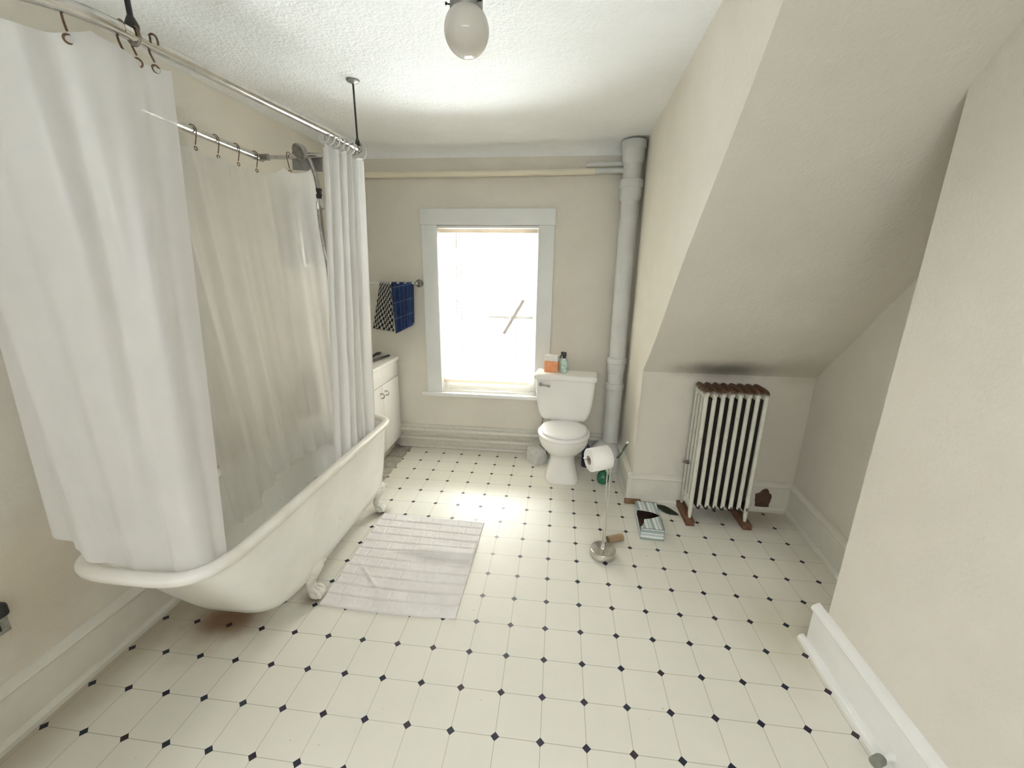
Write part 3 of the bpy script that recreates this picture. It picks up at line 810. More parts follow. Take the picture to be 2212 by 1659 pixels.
# bunched curtain at the far end of the room-side rail
top_far = [(-1.045, .90, RZ), (-1.03, 1.0, RZ - .003), (-1.01, 1.1, RZ - .006), (-1.0, 1.175, RZ - .008)]
bot_far = [(-1.098, .80, .53), (-1.098, .95, .53), (-1.098, 1.10, .53), (-1.098, 1.27, .54)]
c3, tp3 = curtain('shower_curtain', 'bunched white shower curtain at the far end of the rail beside the vanity', top_far, bot_far, 5, .022, .026, m_curtain, sag(7, .012), 1.0, 180, 60, 14)

def hook_bm(p, tdir, drop, wire, ringr, open_=True):
    """wire hook over the rail with a small ring below"""
    b = nb(); t = Vector(tdir).normalized(); nn = Vector((t.y, -t.x, 0))
    pts = [p + nn * .021 * cos(a) + Vector((0, 0, .021 * sin(a))) for a in [radians(200 - 20 * k) for k in range(11)]]
    pts = pts + [p + nn * .017 + Vector((0, 0, -.02)), p + nn * .006 + Vector((0, 0, -drop + ringr * 1.8))]
    tube(b, pts, wire, 8)
    c = p + Vector((0, 0, -drop)) + nn * .005
    tube(b, [c + nn * 0 + t * ringr * cos(a) + Vector((0, 0, ringr * sin(a))) for a in [2 * pi * k / 14 for k in range(14)]], wire, 6, True)
    return b
def hooks(tp, us, drop, wire, ringr, material, labels, group):
    for u, lab in zip(us, labels):
        p = path_at(tp, u); q = path_at(tp, min(1, u + .02)) - path_at(tp, max(0, u - .02)); q.z = 0
        tag(obj('curtain_hook', hook_bm(p, q, drop, wire, ringr), material, loc=tuple(p)), lab, 'curtain hook', group)
hooks(tp1, [.035, .072, .098, .190], .058, .0026, .0095, m_rust_wire,
      ['rusty wire hook at the loose edge of the near curtain', 'rusty wire hook under the black hanger rod on the near rail',
       'rusty wire hook just left of the black hanger rod on the near rail', 'rusty wire hook on the bend of the near rail by the photo edge'], 'hooks of the near curtain')
hooks(tp2, [.20, .33, .45, .57, .69, .88], .070, .0022, .0075, m_rust_wire,
      ['thin wire hook on the inner rail nearest the loose edge of the near curtain', 'second thin wire hook along the inner rail',
       'third thin wire hook midway along the inner rail', 'thin wire hook just before the elbow of the inner rail',
       'thin wire hook hanging from the short cross bar left of the metal plate', 'thin wire hook under the grey metal plate behind the shower arm'], 'hooks of the wall-side curtain')
def ring_bm(p, tdir):
    b = nb(); t = Vector(tdir).normalized(); nn = Vector((t.y, -t.x, 0)); c = p + Vector((0, 0, -.012))
    tube(b, [c + nn * .026 * cos(a) + Vector((0, 0, .030 * sin(a))) + t * .004 * sin(a) for a in [2 * pi * k / 20 for k in range(20)]], .0035, 8, True); return b
for k, u in enumerate((.03, .16, .28, .40, .52, .66, .985)):
    p = path_at(tp3, u); q = path_at(tp3, min(1, u + .02)) - path_at(tp3, max(0, u - .02)); q.z = 0
    tag(obj('curtain_ring', ring_bm(p, q), m_clear_ring, loc=tuple(p)), ['pale ring at the loose left edge of the bunched curtain', 'pale ring second along the bunched curtain', 'pale ring third along the bunched curtain',
        'pale ring in the middle of the bunched curtain', 'pale ring fifth along the bunched curtain', 'pale ring sixth along the bunched curtain', 'pale ring at the far end of the rail under the thin hanger rod'][k], 'curtain ring', 'rings of the bunched curtain')

# ------------------------------------------------------------------ hand shower
hs = thing('hand_shower', 'chrome hand shower with long hose hanging by the bunched curtain', 'shower head', (-1.265, 1.18, 2.03))
b = nb(); mt = Matrix.Translation((-1.315, 1.155, 2.060)) @ Matrix.Rotation(radians(-18), 4, 'Z') @ Matrix.Rotation(radians(118), 4, 'X')
lathe(b, [(.012, -.030), (.030, -.022), (.039, -.006), (.040, .006), (.036, .010), (.030, .011)], 28, mt); hd = obj('head', b, m_dull_chrome, hs)
b = nb()
for r_, n_ in ((.009, 6), (.019, 12), (.028, 18)):
    for k in range(n_): lathe(b, [(.0014, .0108), (.0014, .0126)], 5, mt @ Matrix.Translation((r_ * cos(2 * pi * k / n_), r_ * sin(2 * pi * k / n_), 0)))
obj('nozzles', b, m_black_plastic, hd)
b = nb(); tube(b, smooth_path([(-1.305, 1.165, 2.045), (-1.283, 1.175, 2.035), (-1.270, 1.185, 1.99), (-1.262, 1.19, 1.94), (-1.256, 1.19, 1.895)], 6), [.009] * 6 + [.0105] * 12 + [.0115] * 7, 14); obj('handle', b, m_dull_chrome, hs)
b = nb(); lathe(b, [(.014, -.022), (.017, -.018), (.017, -.002), (.012, .0), (.012, .010), (.015, .012), (.015, .026)], 14, Matrix.Translation((-1.254, 1.19, 1.872))); obj('coupling', b, m_black_iron, hs)
b = nb(); tube(b, [(-1.254, 1.19, 1.852), (-1.248, 1.186, 1.825), (-1.238, 1.18, 1.80)], [.010, .009, .007], 12); tube(b, [(-1.26, 1.19, 1.85), (-1.268, 1.19, 1.825), (-1.268, 1.19, 1.80)], .007, 10); obj('elbow', b, m_chrome, hs)
b = nb(); tube(b, smooth_path([(-1.268, 1.19, 1.81), (-1.270, 1.19, 1.74), (-1.262, 1.19, 1.62), (-1.252, 1.19, 1.50), (-1.246, 1.19, 1.2), (-1.25, 1.20, .9), (-1.27, 1.23, .70)], 10), .0062, 10); obj('hose', b, m_dull_chrome, hs)

# ------------------------------------------------------------------ toilet
to = thing('toilet', 'white two-piece toilet with closed lid in front of the soil pipe', 'toilet', (.073, 1.85, 0))
def oval(cx, cy, rx, rf, rb, z, n=44, ex=2.2):
    out = []
    for k in range(n):
        a = 2 * pi * k / n; c, s_ = cos(a), sin(a)
        e = 2 / ex
        out.append((cx + rx * math.copysign(abs(c) ** e, c), cy + (rb if s_ > 0 else rf) * math.copysign(abs(s_) ** e, s_), z))
    return out
tx = .073
b = nb()
loft(b, [oval(tx, 1.89, .122, .155, .15, .000, ex=4.2), oval(tx, 1.89, .125, .158, .15, .012, ex=4.2), oval(tx, 1.89, .119, .148, .15, .03, ex=4), oval(tx, 1.892, .102, .132, .15, .10, ex=3.6), oval(tx, 1.893, .091, .122, .15, .165, ex=3.0),
         oval(tx, 1.885, .100, .135, .15, .20, ex=2.5), oval(tx, 1.86, .135, .175, .16, .245, ex=2.3), oval(tx, 1.83, .165, .205, .19, .295, ex=2.2), oval(tx, 1.815, .178, .210, .215, .335, ex=2.2), oval(tx, 1.815, .180, .211, .22, .362, ex=2.2), oval(tx, 1.815, .176, .207, .218, .370, ex=2.2)])
obj('bowl', b, m_porcelain, to, angle=60)
b = nb()
loft(b, [oval(tx, 1.812, .176, .205, .165, .371), oval(tx, 1.812, .185, .213, .168, .376), oval(tx, 1.812, .187, .215, .168, .386), oval(tx, 1.812, .182, .210, .165, .393), oval(tx, 1.812, .15, .18, .14, .395)])
obj('seat', b, m_seat, to, angle=60)
b = nb()
loft(b, [oval(tx, 1.822, .160, .188, .165, .3955), oval(tx, 1.822, .168, .195, .168, .399), oval(tx, 1.822, .168, .195, .168, .406), oval(tx, 1.822, .160, .187, .162, .412), oval(tx, 1.822, .12, .145, .13, .416), oval(tx, 1.822, .03, .03, .03, .417)])
obj('seat_lid', b, m_seat, to, angle=60)
rt = Matrix.Translation((.078, 2.055, 0)) @ Matrix.Rotation(radians(-7), 4, 'Z')
def rrect(hx, hy, r, n=6):
    o = []
    for (sx, sy, a0) in ((1, -1, -90), (1, 1, 0), (-1, 1, 90), (-1, -1, 180)):
        for k in range(n + 1):
            a = radians(a0 + 90 * k / n); o.append((sx * (hx - r) + r * cos(a), sy * (hy - r) + r * sin(a)))
    return o
b = nb(); prof = [(.140, .070, .400), (.165, .085, .412), (.180, .092, .435), (.196, .095, .48), (.208, .097, .55), (.215, .098, .62), (.220, .099, .715), (.220, .099, .724)]
t = bmesh.new(); loft(t, [[(x, y, z) for x, y in rrect(hx, hy, .028)] for hx, hy, z in prof]); t.transform(rt); merge(b, t)
tk = obj('tank', b, m_porcelain, to, angle=60)
b = nb(); t = bmesh.new(); loft(t, [[(x, y, z) for x, y in rrect(hx, hy, .03)] for hx, hy, z in ((.228, .106, .722), (.235, .113, .728), (.235, .113, .748), (.230, .108, .758), (.215, .095, .762))]); t.transform(rt); merge(b, t)
obj('tank_lid', b, m_porcelain, to, angle=60)
b = nb(); t = bmesh.new(); lathe(t, [(.014, 0), (.014, .010), (.008, .014)], 16, Matrix.Translation((-.178, -.098, .685)) @ Matrix.Rotation(radians(90), 4, 'X')); tube(t, [(-.178, -.110, .685), (-.150, -.118, .684), (-.110, -.120, .680), (-.104, -.120, .679)], [.006, .006, .008, .006], 10); t.transform(rt); merge(b, t)
obj('flush_lever', b, m_dull_chrome, tk)
for dx in (-.075, .075):
    b = nb(); tube(b, [(tx + dx - .02, 1.992, .398), (tx + dx + .02, 1.992, .398)], .011, 12); obj('seat_hinge', b, m_seat, to)
b = nb(); box(b, (tx - .10, 1.985, .345), (tx + .10, 2.12, .402), .02, 3); obj('tank_shelf', b, m_porcelain, to)
for sx in (-1, 1):
    b = nb(); lathe(b, [(.012, .01), (.012, .02), (.006, .028)], 14, Matrix.Translation((tx + sx * .116, 1.95, 0))); obj('bolt_cap', b, m_seat, to)
b = nb(); tube(b, smooth_path([(-.09, 2.25, .17), (-.09, 2.18, .17), (-.10, 2.12, .22), (-.095, 2.08, .33), (-.085, 2.07, .41)], 6), .006, 10); obj('supply_pipe', b, m_dull_chrome, to)

# on the tank
b = nb(); mt = Matrix.Translation((-.035, 2.075, .762)) @ Matrix.Rotation(radians(-14), 4, 'Z')
box(b, (-.052, -.028, 0), (.052, .028, .128), .003, 2, mt); tag(obj('soap_carton', b, m_soapbox, loc=(-.035, 2.075, .762)), 'orange and white carton standing on the toilet tank', 'box')
sb = thing('spray_bottle', 'pale green spray bottle with black trigger top on the toilet tank', 'bottle', (.055, 2.06, .762))
b = nb(); lathe(b, [(.022, .762), (.026, .766), (.0265, .80), (.0265, .845), (.024, .858), (.013, .868), (.012, .875)], 28, Matrix.Translation((.055, 2.06, 0))); obj('body', b, m_liquid, sb)
b = nb(); lathe(b, [(.0135, .872), (.0135, .889), (.010, .892)], 18, Matrix.Translation((.055, 2.06, 0)))
box(b, (.038, 2.048, .888), (.072, 2.072, .918), .006, 2); tube(b, [(.045, 2.06, .914), (.030, 2.055, .912)], [.009, .006], 10)
sh = obj('spray_head', b, m_black_plastic, sb)
b = nb(); tube(b, smooth_path([(.040, 2.058, .905), (.030, 2.052, .888), (.027, 2.05, .872)], 5), .005, 8); obj('trigger', b, m_black_plastic, sh)

# behind and beside the toilet
bt = thing('cleaner_bottle', 'dark blue cleaner bottle on the floor in the gap behind the toilet', 'bottle', (.262, 2.06, 0))
b = nb(); lathe(b, [(.030, 0), (.034, .006), (.034, .14), (.028, .17), (.013, .19), (.013, .205)], 24, Matrix.Translation((.262, 2.06, 0))); obj('body', b, m_blue_bottle, bt)
b = nb(); lathe(b, [(.016, .203), (.016, .232), (.013, .236)], 18, Matrix.Translation((.262, 2.06, 0))); obj('cap', b, m_black_plastic, bt)
gb = thing('shampoo_bottle', 'pale grey bottle with tall neck behind the toilet beside the soil pipe', 'bottle', (.262, 2.17, 0))
b = nb(); lathe(b, [(.026, 0), (.030, .006), (.030, .20), (.024, .225), (.012, .24), (.012, .25)], 22, Matrix.Translation((.262, 2.17, 0))); obj('body', b, m_casing, gb)
b = nb(); lathe(b, [(.014, .249), (.014, .275), (.011, .279)], 18, Matrix.Translation((.262, 2.17, 0))); obj('cap', b, m_grey_plastic, gb)
# grey block left of the toilet, its dark open side turned to the bowl
gbk = thing('grey_block', 'rough grey block on the floor left of the toilet base', 'block', (-.12, 2.07, 0))
b = nb(); t = bmesh.new(); mt = Matrix.Translation((-.125, 2.085, 0)) @ Matrix.Rotation(radians(38), 4, 'Z')
loft(t, [[(-.062, -.06, 0), (.062, -.06, 0), (.062, .065, 0), (-.062, .065, 0)], [(-.064, -.062, .05), (.064, -.062, .05), (.064, .067, .05), (-.064, .067, .05)], [(-.056, -.048, .118), (.046, -.050, .110), (.05, .06, .118), (-.055, .06, .125)]])
bmesh.ops.bevel(t, geom=list(t.edges), offset=.002, segments=1, affect='EDGES'); t.transform(mt); merge(b, t); obj('body', b, m_grey_block, gbk, angle=20)
b = nb(); t = bmesh.new(); loft(t, [[(.064, -.050, .03), (.075, -.050, .03), (.075, .055, .03), (.064, .055, .03)], [(.050, -.044, .108), (.062, -.044, .106), (.062, .055, .112), (.050, .055, .114)]]); t.transform(mt); merge(b, t)
obj('dark_face', b, m_black_plastic, gbk)['label'] = 'dark side'
gr = thing('green_bottle', 'small dark green glass bottle on the floor behind the toilet paper stand', 'bottle', (.376, 1.79, 0))
b = nb(); lathe(b, [(.020, 0), (.038, .010), (.046, .035), (.044, .062), (.030, .085), (.014, .097), (.012, .112)], 28, Matrix.Translation((.374, 1.80, 0))); obj('body', b, m_green, gr)
b = nb(); lathe(b, [(.014, .11), (.014, .126), (.011, .129)], 16, Matrix.Translation((.374, 1.80, 0))); obj('cap', b, m_black_plastic, gr)

# ------------------------------------------------------------------ toilet paper stand
ts = thing('toilet_paper_stand', 'chrome toilet paper stand with round base in the middle of the floor', 'toilet paper stand', (.298, .99, 0))
bc = Vector((.297, .985, 0))
b = nb(); lathe(b, [(.068, 0), (.070, .004), (.070, .036), (.067, .041), (.060, .043), (.014, .0445), (.012, .050), (.010, .052)], 48, Matrix.Translation(bc)); obj('base', b, m_chrome, ts)
for dx in (-.0065, .0065):
    b = nb(); tube(b, [(bc.x + dx * .7, bc.y + .006, .045), (bc.x + dx, bc.y + .012, .30), (bc.x + dx * 1.3, bc.y + .018, .515)], .0032, 10); obj('rod', b, m_chrome, ts)
b = nb(); lathe(b, [(.005, 0), (.0055, .02), (.004, .024)], 10, Matrix.Translation((bc.x - .0085, bc.y + .018, .505))); lathe(b, [(.005, 0), (.0055, .02), (.004, .024)], 10, Matrix.Translation((bc.x + .0085, bc.y + .018, .505))); obj('rod_ends', b, m_chrome, ts)
RC = Vector((.234, .985, .582)); RAX = Vector((1, .42, .06)).normalized()
b = nb(); tube(b, smooth_path([bc + Vector((-.0085, .018, .51)), bc + Vector((-.004, .05, .535)), RC + RAX * .075 + Vector((0, 0, -.02)), RC + RAX * .072, RC, RC - RAX * .066, RC - RAX * .076 + Vector((-.004, 0, .012))], 6), .0032, 10); obj('roll_arm', b, m_chrome, ts)
b = nb(); tube(b, smooth_path([bc + Vector((.0085, .018, .512)), bc + Vector((.030, .022, .560)), bc + Vector((.062, .03, .615)), bc + Vector((.082, .035, .655)), bc + Vector((.088, .036, .662))], 6), .0036, 10); obj('side_arm', b, m_chrome, ts)
b = nb(); tube(b, smooth_path([bc + Vector((.034, .020, .575)), bc + Vector((.055, .024, .605)), bc + Vector((.072, .028, .640)), bc + Vector((.083, .031, .655))], 5), [.003, .0045, .006, .004, .006, .0045, .003, .005, .006, .005, .006, .005, .006, .005, .004, .003], 8); obj('dark_wrap', b, m_leaf, ts)['label'] = 'dark green twist round the arm'
tr_ = thing('toilet_paper_roll', 'white toilet paper roll hanging on the chrome stand', 'toilet paper', tuple(RC))
ax_m = Matrix.Translation(RC - RAX * .052 + Vector((0, 0, -.006))) @ RAX.to_track_quat('Z', 'Y').to_matrix().to_4x4()
b = nb(); t = bmesh.new()
RO, RI, RL = .061, .0235, .112
seg = 48
def ring(r, z): return [(r * cos(2 * pi * k / seg), r * sin(2 * pi * k / seg), z) for k in range(seg)]
loft(t, [ring(RI, .0), ring(RO - .003, 0), ring(RO, .003), ring(RO, RL - .003), ring(RO - .003, RL), ring(RI, RL)], False, False)
t.transform(ax_m); merge(b, t); obj('paper', b, m_paper, tr_, angle=50)
b = nb(); t = bmesh.new(); loft(t, [ring(RI - .001, -.001), ring(RI, -.001), ring(RI, RL + .001), ring(RI - .001, RL + .001), ring(RI - .001, -.001)], False, False); t.transform(ax_m); merge(b, t); obj('core', b, simple('grey_card_core', (.42, .37, .32), .8), tr_)

# empty core on the floor behind the base
b = nb(); c0, c1_ = Vector((.335, 1.095, .021)), Vector((.432, 1.135, .021)); ax = (c1_ - c0).normalized()
t = bmesh.new(); loft(t, [ring(.019, 0), ring(.021, 0), ring(.021, .095), ring(.019, .095), ring(.019, 0)], False, False)
t.transform(Matrix.Translation(c0) @ ax.to_track_quat('Z', 'Y').to_matrix().to_4x4()); merge(b, t)
tag(obj('cardboard_tube', b, m_cardboard, loc=tuple(c0)), 'empty brown cardboard tube lying behind the stand base', 'cardboard tube')

# striped tissue carton, torn open
tb = thing('tissue_box', 'torn open green striped tissue box lying on the floor', 'tissue box', (.60, 1.31, 0))
TB = Matrix.Translation((.603, 1.305, 0)) @ Matrix.Rotation(radians(-3), 4, 'Z')
hx, hy, hz = .066, .150, .072
b = nb(); t = bmesh.new()
box(t, (-hx, -hy, 0), (hx, hy, .003)); box(t, (-hx, -hy, 0), (-hx + .003, hy, .036)); box(t, (hx - .003, -hy, 0), (hx, hy, hz)); box(t, (-hx, -hy, 0), (hx, -hy + .003, hz)); box(t, (-hx, hy - .003, 0), (hx, hy, hz))
box(t, (-hx, -hy, .03), (-hx + .003, -hy + .018, hz)); box(t, (-hx, hy - .09, .03), (-hx + .003, hy, hz))
# top panel in two pieces with a curved gap
near_edge = [(-hx + .006, -hy + .018), (-hx + .022, -hy + .055), (-hx + .030, -hy + .096), (.0, -hy + .108), (.03, -hy + .125), (hx, -hy + .150)]
far_edge = [(hx, -hy + .158), (.03, -hy + .180), (0, -hy + .190), (-.03, -hy + .194), (-hx, -hy + .196)]
prism(t, [(-hx, -hy), (hx, -hy)] + list(reversed(near_edge)), .003, 'z', hz - .003)
prism(t, [(-hx, hy), (hx, hy)] + far_edge, .003, 'z', hz - .003)
t.transform(TB); merge(b, t); obj('carton', b, m_stripe, tb, flat=True)
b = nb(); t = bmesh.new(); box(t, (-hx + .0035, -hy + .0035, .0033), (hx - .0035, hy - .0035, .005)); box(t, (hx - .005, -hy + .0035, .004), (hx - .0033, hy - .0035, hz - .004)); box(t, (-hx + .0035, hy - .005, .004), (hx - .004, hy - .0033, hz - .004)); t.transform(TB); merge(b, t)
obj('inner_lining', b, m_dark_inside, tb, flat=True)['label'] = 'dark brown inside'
b = nb()
def leaf(u, v):
    L_ = .16; w_ = .036 * sin(pi * min(.98, max(.02, u))) ** .7
    a = radians(-42); x = (u - .5) * L_; y = (v - .5) * 2 * w_
    return (.757 + x * cos(a) - y * sin(a), 1.485 + x * sin(a) + y * cos(a), .003 + .006 * abs(v - .5) + .003 * sin(u * 7))
grid(b, leaf, 16, 8); r_ = bmesh.ops.solidify(b, geom=list(b.faces), thickness=-.0012)
tag(obj('dry_leaf', b, m_leaf, loc=(.757, 1.485, 0)), 'dark green leaf on the floor between tissue box and radiator', 'leaf')

# ------------------------------------------------------------------ radiator
ra = thing('radiator', 'tall cast iron column radiator with rusty top under the sloping wall', 'radiator', (1.03, 1.46, 0))
NSEC = 8; RX0, RX1 = .862, 1.188; RY0, RY1 = 1.372, 1.535
m_dark_inner = simple('dark_inner_metal', (.028, .022, .018), .6, .3, var=.4, scale=30)  # near-black tone for the tubes behind the front row
def section(x, legs, left_end):
    """one cast section: four tubes deep; behind the front row the material is darker, except on the left end"""
    b = nb(); d = nb()
    ys = [RY0 + (RY1 - RY0) * k / 3 for k in range(4)]
    for i, y in enumerate(ys): tube(b if (i == 0 or left_end) else d, [(x, y, .115), (x, y, .85)], .0122 if i == 0 else .0105, 12)
    for z0, z1 in ((.800, .876), (.085, .150)):
        rings = []
        for k in range(11):
            s_ = -1 + 2 * k / 10
            zz = (z0 + z1) / 2; hh = (z1 - z0) / 2 * (1 - .25 * s_ ** 4)
            yy = (RY0 + RY1) / 2 + s_ * ((RY1 - RY0) / 2 + .012)
            top = z0 > .5
            rad = (.0205 if top else .0125) * (1 - (.42 if top else .5) * abs(s_) ** 5)
            rings.append([(x + rad * cos(2 * pi * j / 14), yy, zz + hh * (.9 if abs(s_) < .99 else .6) * sin(2 * pi * j / 14)) for j in range(14)])
        loft(b if (left_end or z0 > .5) else d, rings)
    for z in (.835, .12): tube(b if left_end else d, [(x - .0235, (RY0 + RY1) / 2, z), (x + .0235, (RY0 + RY1) / 2, z)], .018, 12)
    if legs:
        for y in (RY0, RY1): tube(b, [(x, y, .12), (x, y, .075), (x, y - (.008 if y == RY0 else -.008), .038)], [.0125, .0125, .009], 12)
    o = obj('section', b, m_radiator, ra, angle=60)
    if left_end: d.free()
    else: obj('inner_tubes', d, m_dark_inner, o, angle=60)['label'] = 'dark inner tubes'
    return o
for k in range(NSEC): section(RX0 + (RX1 - RX0) * k / (NSEC - 1), k in (0, NSEC - 1), k == 0)
b = nb(); lathe(b, [(.012, 0), (.012, .02), (.007, .024), (.007, .034)], 14, Matrix.Translation((RX0 - .012, (RY0 + RY1) / 2 + .02, .36)) @ Matrix.Rotation(radians(-90), 4, 'Y')); obj('air_valve', b, m_dull_chrome, ra)
for i, x in enumerate((RX0 - .003, RX1 + .006)):
    b = nb(); box(b, (x - .026, RY0 - .045, 0), (x + .026, RY1 + .04, .036), .003, 2)
    tag(obj('wood_block', b, m_red_wood, loc=(x, RY0, 0)), ['brown wood block under the radiator legs nearest the tissue box', 'brown wood block under the radiator legs nearest the corner'][i], 'wood block', 'blocks under the radiator')

# ------------------------------------------------------------------ vanity
va = thing('vanity_cabinet', 'white vanity cabinet with two doors against the window wall', 'cabinet', (-1.52, 1.92, 0))
VX, VY0, VY1, VZ = -1.31, 1.585, 2.228, .775
b = nb(); box(b, (XL + .01, VY0, .10), (VX - .016, VY1, VZ)); box(b, (XL + .01, VY0 + .002, 0), (VX - .07, VY1 - .002, .105)); obj('body', b, m_white_lam, va, flat=True)
b = nb(); box(b, (VX - .069, VY0 + .01, .002), (VX - .062, VY1 - .01, .10)); obj('toe_kick', b, simple('grey_toe_kick', (.55, .53, .48), .6, var=.12, scale=20), va)
b = nb(); box(b, (VX - .016, VY0 + .003, .645), (VX, VY1 - .003, VZ - .004), .002); obj('false_drawer', b, m_white_lam, va)
for i, (y0, y1) in enumerate(((VY0 + .003, 1.905), (1.909, VY1 - .003))):
    b = nb(); box(b, (VX - .016, y0, .104), (VX, y1, .640), .002); d = obj('door', b, m_white_lam, va)
    ky = y1 - .045 if i == 0 else y0 + .035
    b = nb(); tube(b, smooth_path([(VX, ky, .585), (VX + .022, ky, .588), (VX + .030, ky, .572), (VX + .024, ky, .556), (VX + .004, ky, .552)], 5), .0042, 8)
    lathe(b, [(.008, 0), (.008, .003)], 12, Matrix.Translation((VX, ky, .585)) @ Matrix.Rotation(radians(90), 4, 'Y')); obj('handle', b, m_dull_chrome, d)
b = nb(); box(b, (XL + .005, VY0 - .012, VZ), (VX + .014, VY1 + .004, .805), .007, 3); obj('countertop', b, m_white_lam, va)
b = nb(); tube(b, [(-1.365, 2.195, .814), (-1.385, 2.08, .815), (-1.41, 1.95, .816)], [.008, .010, .009], 10); tag(obj('hair_comb', b, m_black_plastic, loc=(-1.385, 2.08, .806)), 'long black comb lying along the vanity top edge', 'comb')
hb = thing('hair_brush', 'dark hair brush lying on the vanity top behind the comb', 'brush', (-1.46, 2.12, .806))
b = nb(); ellipsoid(b, (-1.445, 2.165, .832), (.022, .045, .012), 18, 10); obj('head', b, m_black_plastic, hb)
b = nb(); tube(b, [(-1.45, 2.125, .830), (-1.465, 2.05, .816)], [.010, .008], 10); obj('handle', b, m_black_plastic, hb)

mc = thing('medicine_cabinet', 'grey mirrored wall cabinet dimly seen behind the sheer shower curtain', 'medicine cabinet', (XL + .05, 1.72, 1.74))
b = nb(); box(b, (XL, 1.575, 1.50), (XL + .09, 1.87, 1.97), .004); obj('body', b, m_plate, mc)
b = nb(); box(b, (XL + .09, 1.578, 1.503), (XL + .103, 1.867, 1.967), .003); d = obj('door', b, m_plate, mc)
b = nb(); box(b, (XL + .1025, 1.60, 1.525), (XL + .1045, 1.845, 1.945)); obj('mirror', b, simple('old_mirror', (.30, .31, .31), .08, 1.0, var=.1), d)

# ------------------------------------------------------------------ towel bar
tw = thing('towel_bar', 'white towel bar with chrome end on the wall left of the window', 'towel bar', (-1.3, 2.2, 1.39))
TY = 2.19
b = nb(); tube(b, [(-1.62, TY, 1.390), (-1.11, TY, 1.390)], .0075, 12); obj('bar', b, m_trim, tw)
for x in (-1.62, -1.103):
    b = nb(); mt = Matrix.Translation((x, YF, 1.390)) @ Matrix.Rotation(radians(90), 4, 'X')
    lathe(b, [(.030, 0), (.031, .006), (.022, .014), (.012, .022), (.011, .055), (.015, .06), (.015, .082), (.010, .086)], 24, mt); obj('bracket', b, m_dull_chrome, tw)
def towel(x0t, x1t, x0b, x1b, zf, zbk, amp, nf, seed, slant):
    b = nb(); R0 = .010
    def fn(u, v):
        # v 0 front hem .. 1 back hem
        lf, lb = 1.39 - (zf + slant * u), 1.39 - zbk; tot = lf + pi * R0 + lb; d = (1 - v) * tot if False else v * tot
        k = 0
        if d < lf: z = 1.39 - (lf - d); dy = -R0; k = (lf - d) / lf
        elif d < lf + pi * R0: a = (d - lf) / R0; z = 1.39 + R0 * sin(a); dy = -R0 * cos(a)
        else: q = d - lf - pi * R0; z = 1.39 - q; dy = R0; k = q / lb * .8
        xt = x0t + (x1t - x0t) * u; xb = x0b + (x1b - x0b) * u
        x = xt + (xb - xt) * k
        wv = amp * (.25 + k) * (sin(u * nf * 2 * pi + seed) + .5 * noise.noise((u * 4, z * 3, seed)))
        y = TY + dy * (1 + .4 * k) + (wv - .010 * k if dy < 0 else wv * .3)
        return (x, y, z)
    grid(b, fn, 40, 60, True); bmesh.ops.solidify(b, geom=list(b.faces), thickness=.003); return b
b = towel(-1.395, -1.309, -1.475, -1.300, 1.035, 1.12, .008, 2, 1.0, -.02)
tag(obj('hand_towel', b, m_checked, loc=(-1.35, TY, 1.39)), 'black and white checked towel on the towel bar nearest the shower curtain', 'towel')
b = towel(-1.304, -1.128, -1.290, -1.145, .995, 1.08, .012, 3, 2.0, .075)
tag(obj('hand_towel', b, m_plaid, loc=(-1.2, TY, 1.39)), 'navy blue plaid towel on the towel bar beside the chrome end', 'towel')

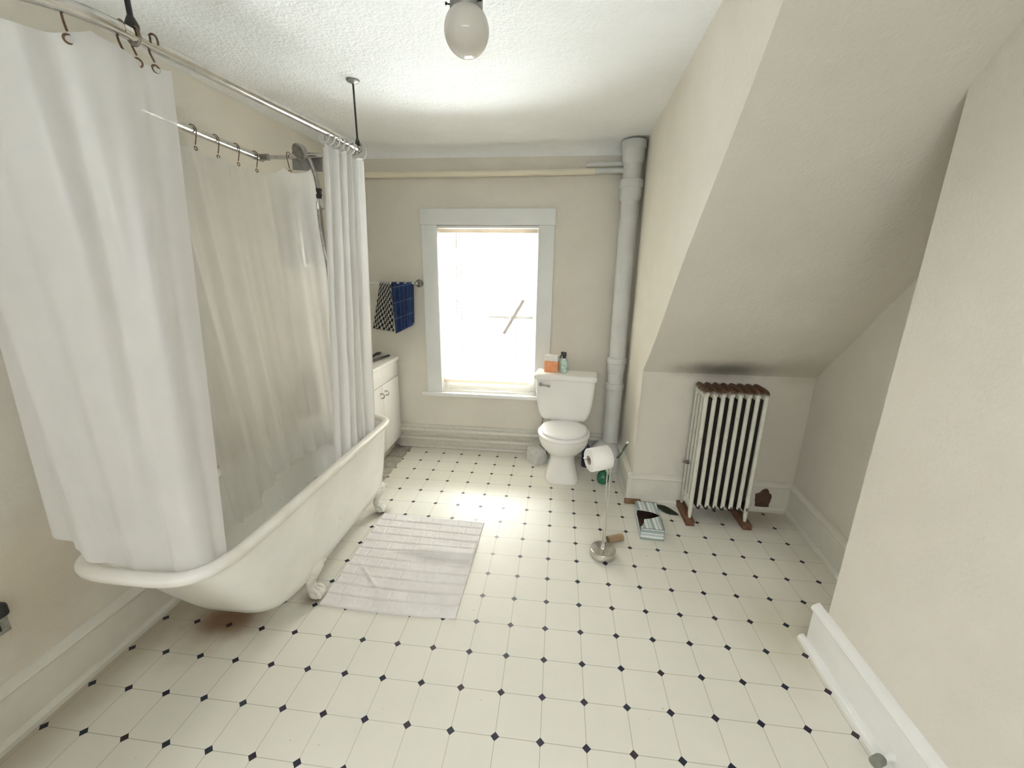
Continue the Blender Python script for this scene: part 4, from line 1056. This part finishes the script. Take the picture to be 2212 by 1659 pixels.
# ------------------------------------------------------------------ bath mat
b = nb(); MX0, MX1, MY0, MY1 = -1.043, -.40, .458, 1.205
NR, NC = 11, 8
def mat_fn(u, v):
    x = MX0 + (MX1 - MX0) * u; y = MY0 + (MY1 - MY0) * v - .018 * u * v + .012 * sin(pi * u) * (-1 if v < .5 else 0) * (1 - v) 
    r = v * NR; row_i = int(r); fr = r - row_i
    gy = math.exp(-((min(fr, 1 - fr)) / .075) ** 2)
    c = u * NC + (.22 * (row_i % 2)); fc = c - int(c); gx = math.exp(-((min(fc, 1 - fc)) / .05) ** 2)
    z = .0095 - .0068 * max(gy, gx * .45) + .0012 * noise.noise((x * 40, y * 40, 2)) + .002 * noise.noise((x * 6, y * 6, 5))
    rise = max(0, min(1, (u - .28) / .4))
    q = v - (.535 + .02 * u); z += .030 * rise * math.exp(-(q / .020) ** 2) if q < 0 else .030 * rise * math.exp(-(q / .07) ** 2)
    y -= .014 * rise * math.exp(-((q) / .03) ** 2)
    d2 = (u - .30) * .8 + (v - .215) ; z += .011 * math.exp(-((d2) / .018) ** 2) * max(0, 1 - abs(u - .24) / .16)
    e = min(u, 1 - u, v, 1 - v); z += .004 * math.exp(-(e / .012) ** 2)
    return (x, y, max(.004, z))
grid(b, mat_fn, 150, 180)
bd = [e for e in b.edges if len(e.link_faces) == 1]
ex = bmesh.ops.extrude_edge_only(b, edges=bd)
for v in [g for g in ex['geom'] if isinstance(g, bmesh.types.BMVert)]: v.co.z = .0005
tag(obj('bath_mat', b, m_mat, loc=(-.72, .83, 0), angle=80), 'white terry bath mat with a brick pattern beside the bathtub', 'bath mat')

# ------------------------------------------------------------------ small wall fittings
ds = thing('door_stop', 'white door stop with grey rubber tip on the right baseboard', 'door stop', (1.09, .03, .06))
b = nb(); tube(b, [(XR - .018, .055, .055), (1.085, .052, .055), (1.062, .045, .056)], [.014, .011, .010], 14); obj('stem', b, m_trim, ds)
b = nb(); tube(b, [(1.064, .046, .056), (1.058, .042, .056), (1.030, .028, .058), (1.026, .026, .058)], [.013, .016, .016, .012], 18); obj('rubber_tip', b, m_rubber, ds)
ow = thing('wall_outlet', 'grey outlet plate low on the left wall at the photo edge', 'outlet', (XL, -.155, .42))
b = nb(); box(b, (XL, -.19, .365), (XL + .007, -.115, .472), .003); obj('plate', b, m_outlet, ow)
for z in (.395,):
    b = nb(); box(b, (XL + .006, -.168, z - .014), (XL + .0095, -.138, z + .014), .003); obj('socket', b, m_black_plastic, ow)
b = nb(); box(b, (XL + .007, -.175, .438), (XL + .045, -.122, .488), .012, 3); tube(b, [(XL + .04, -.15, .463), (XL + .055, -.18, .45), (XL + .042, -.22, .36), (XL + .036, -.28, .20), (XL + .042, -.36, .03), (XL + .05, -.55, .006), (XL + .06, -1.2, .006)], .005, 8)
tag(obj('power_plug', b, m_black_plastic, loc=(XL + .02, -.15, .463)), 'black power plug in the outlet on the left wall', 'plug')

for o in list(sc.objects):
    if '_o' in o.keys(): del o['_o']
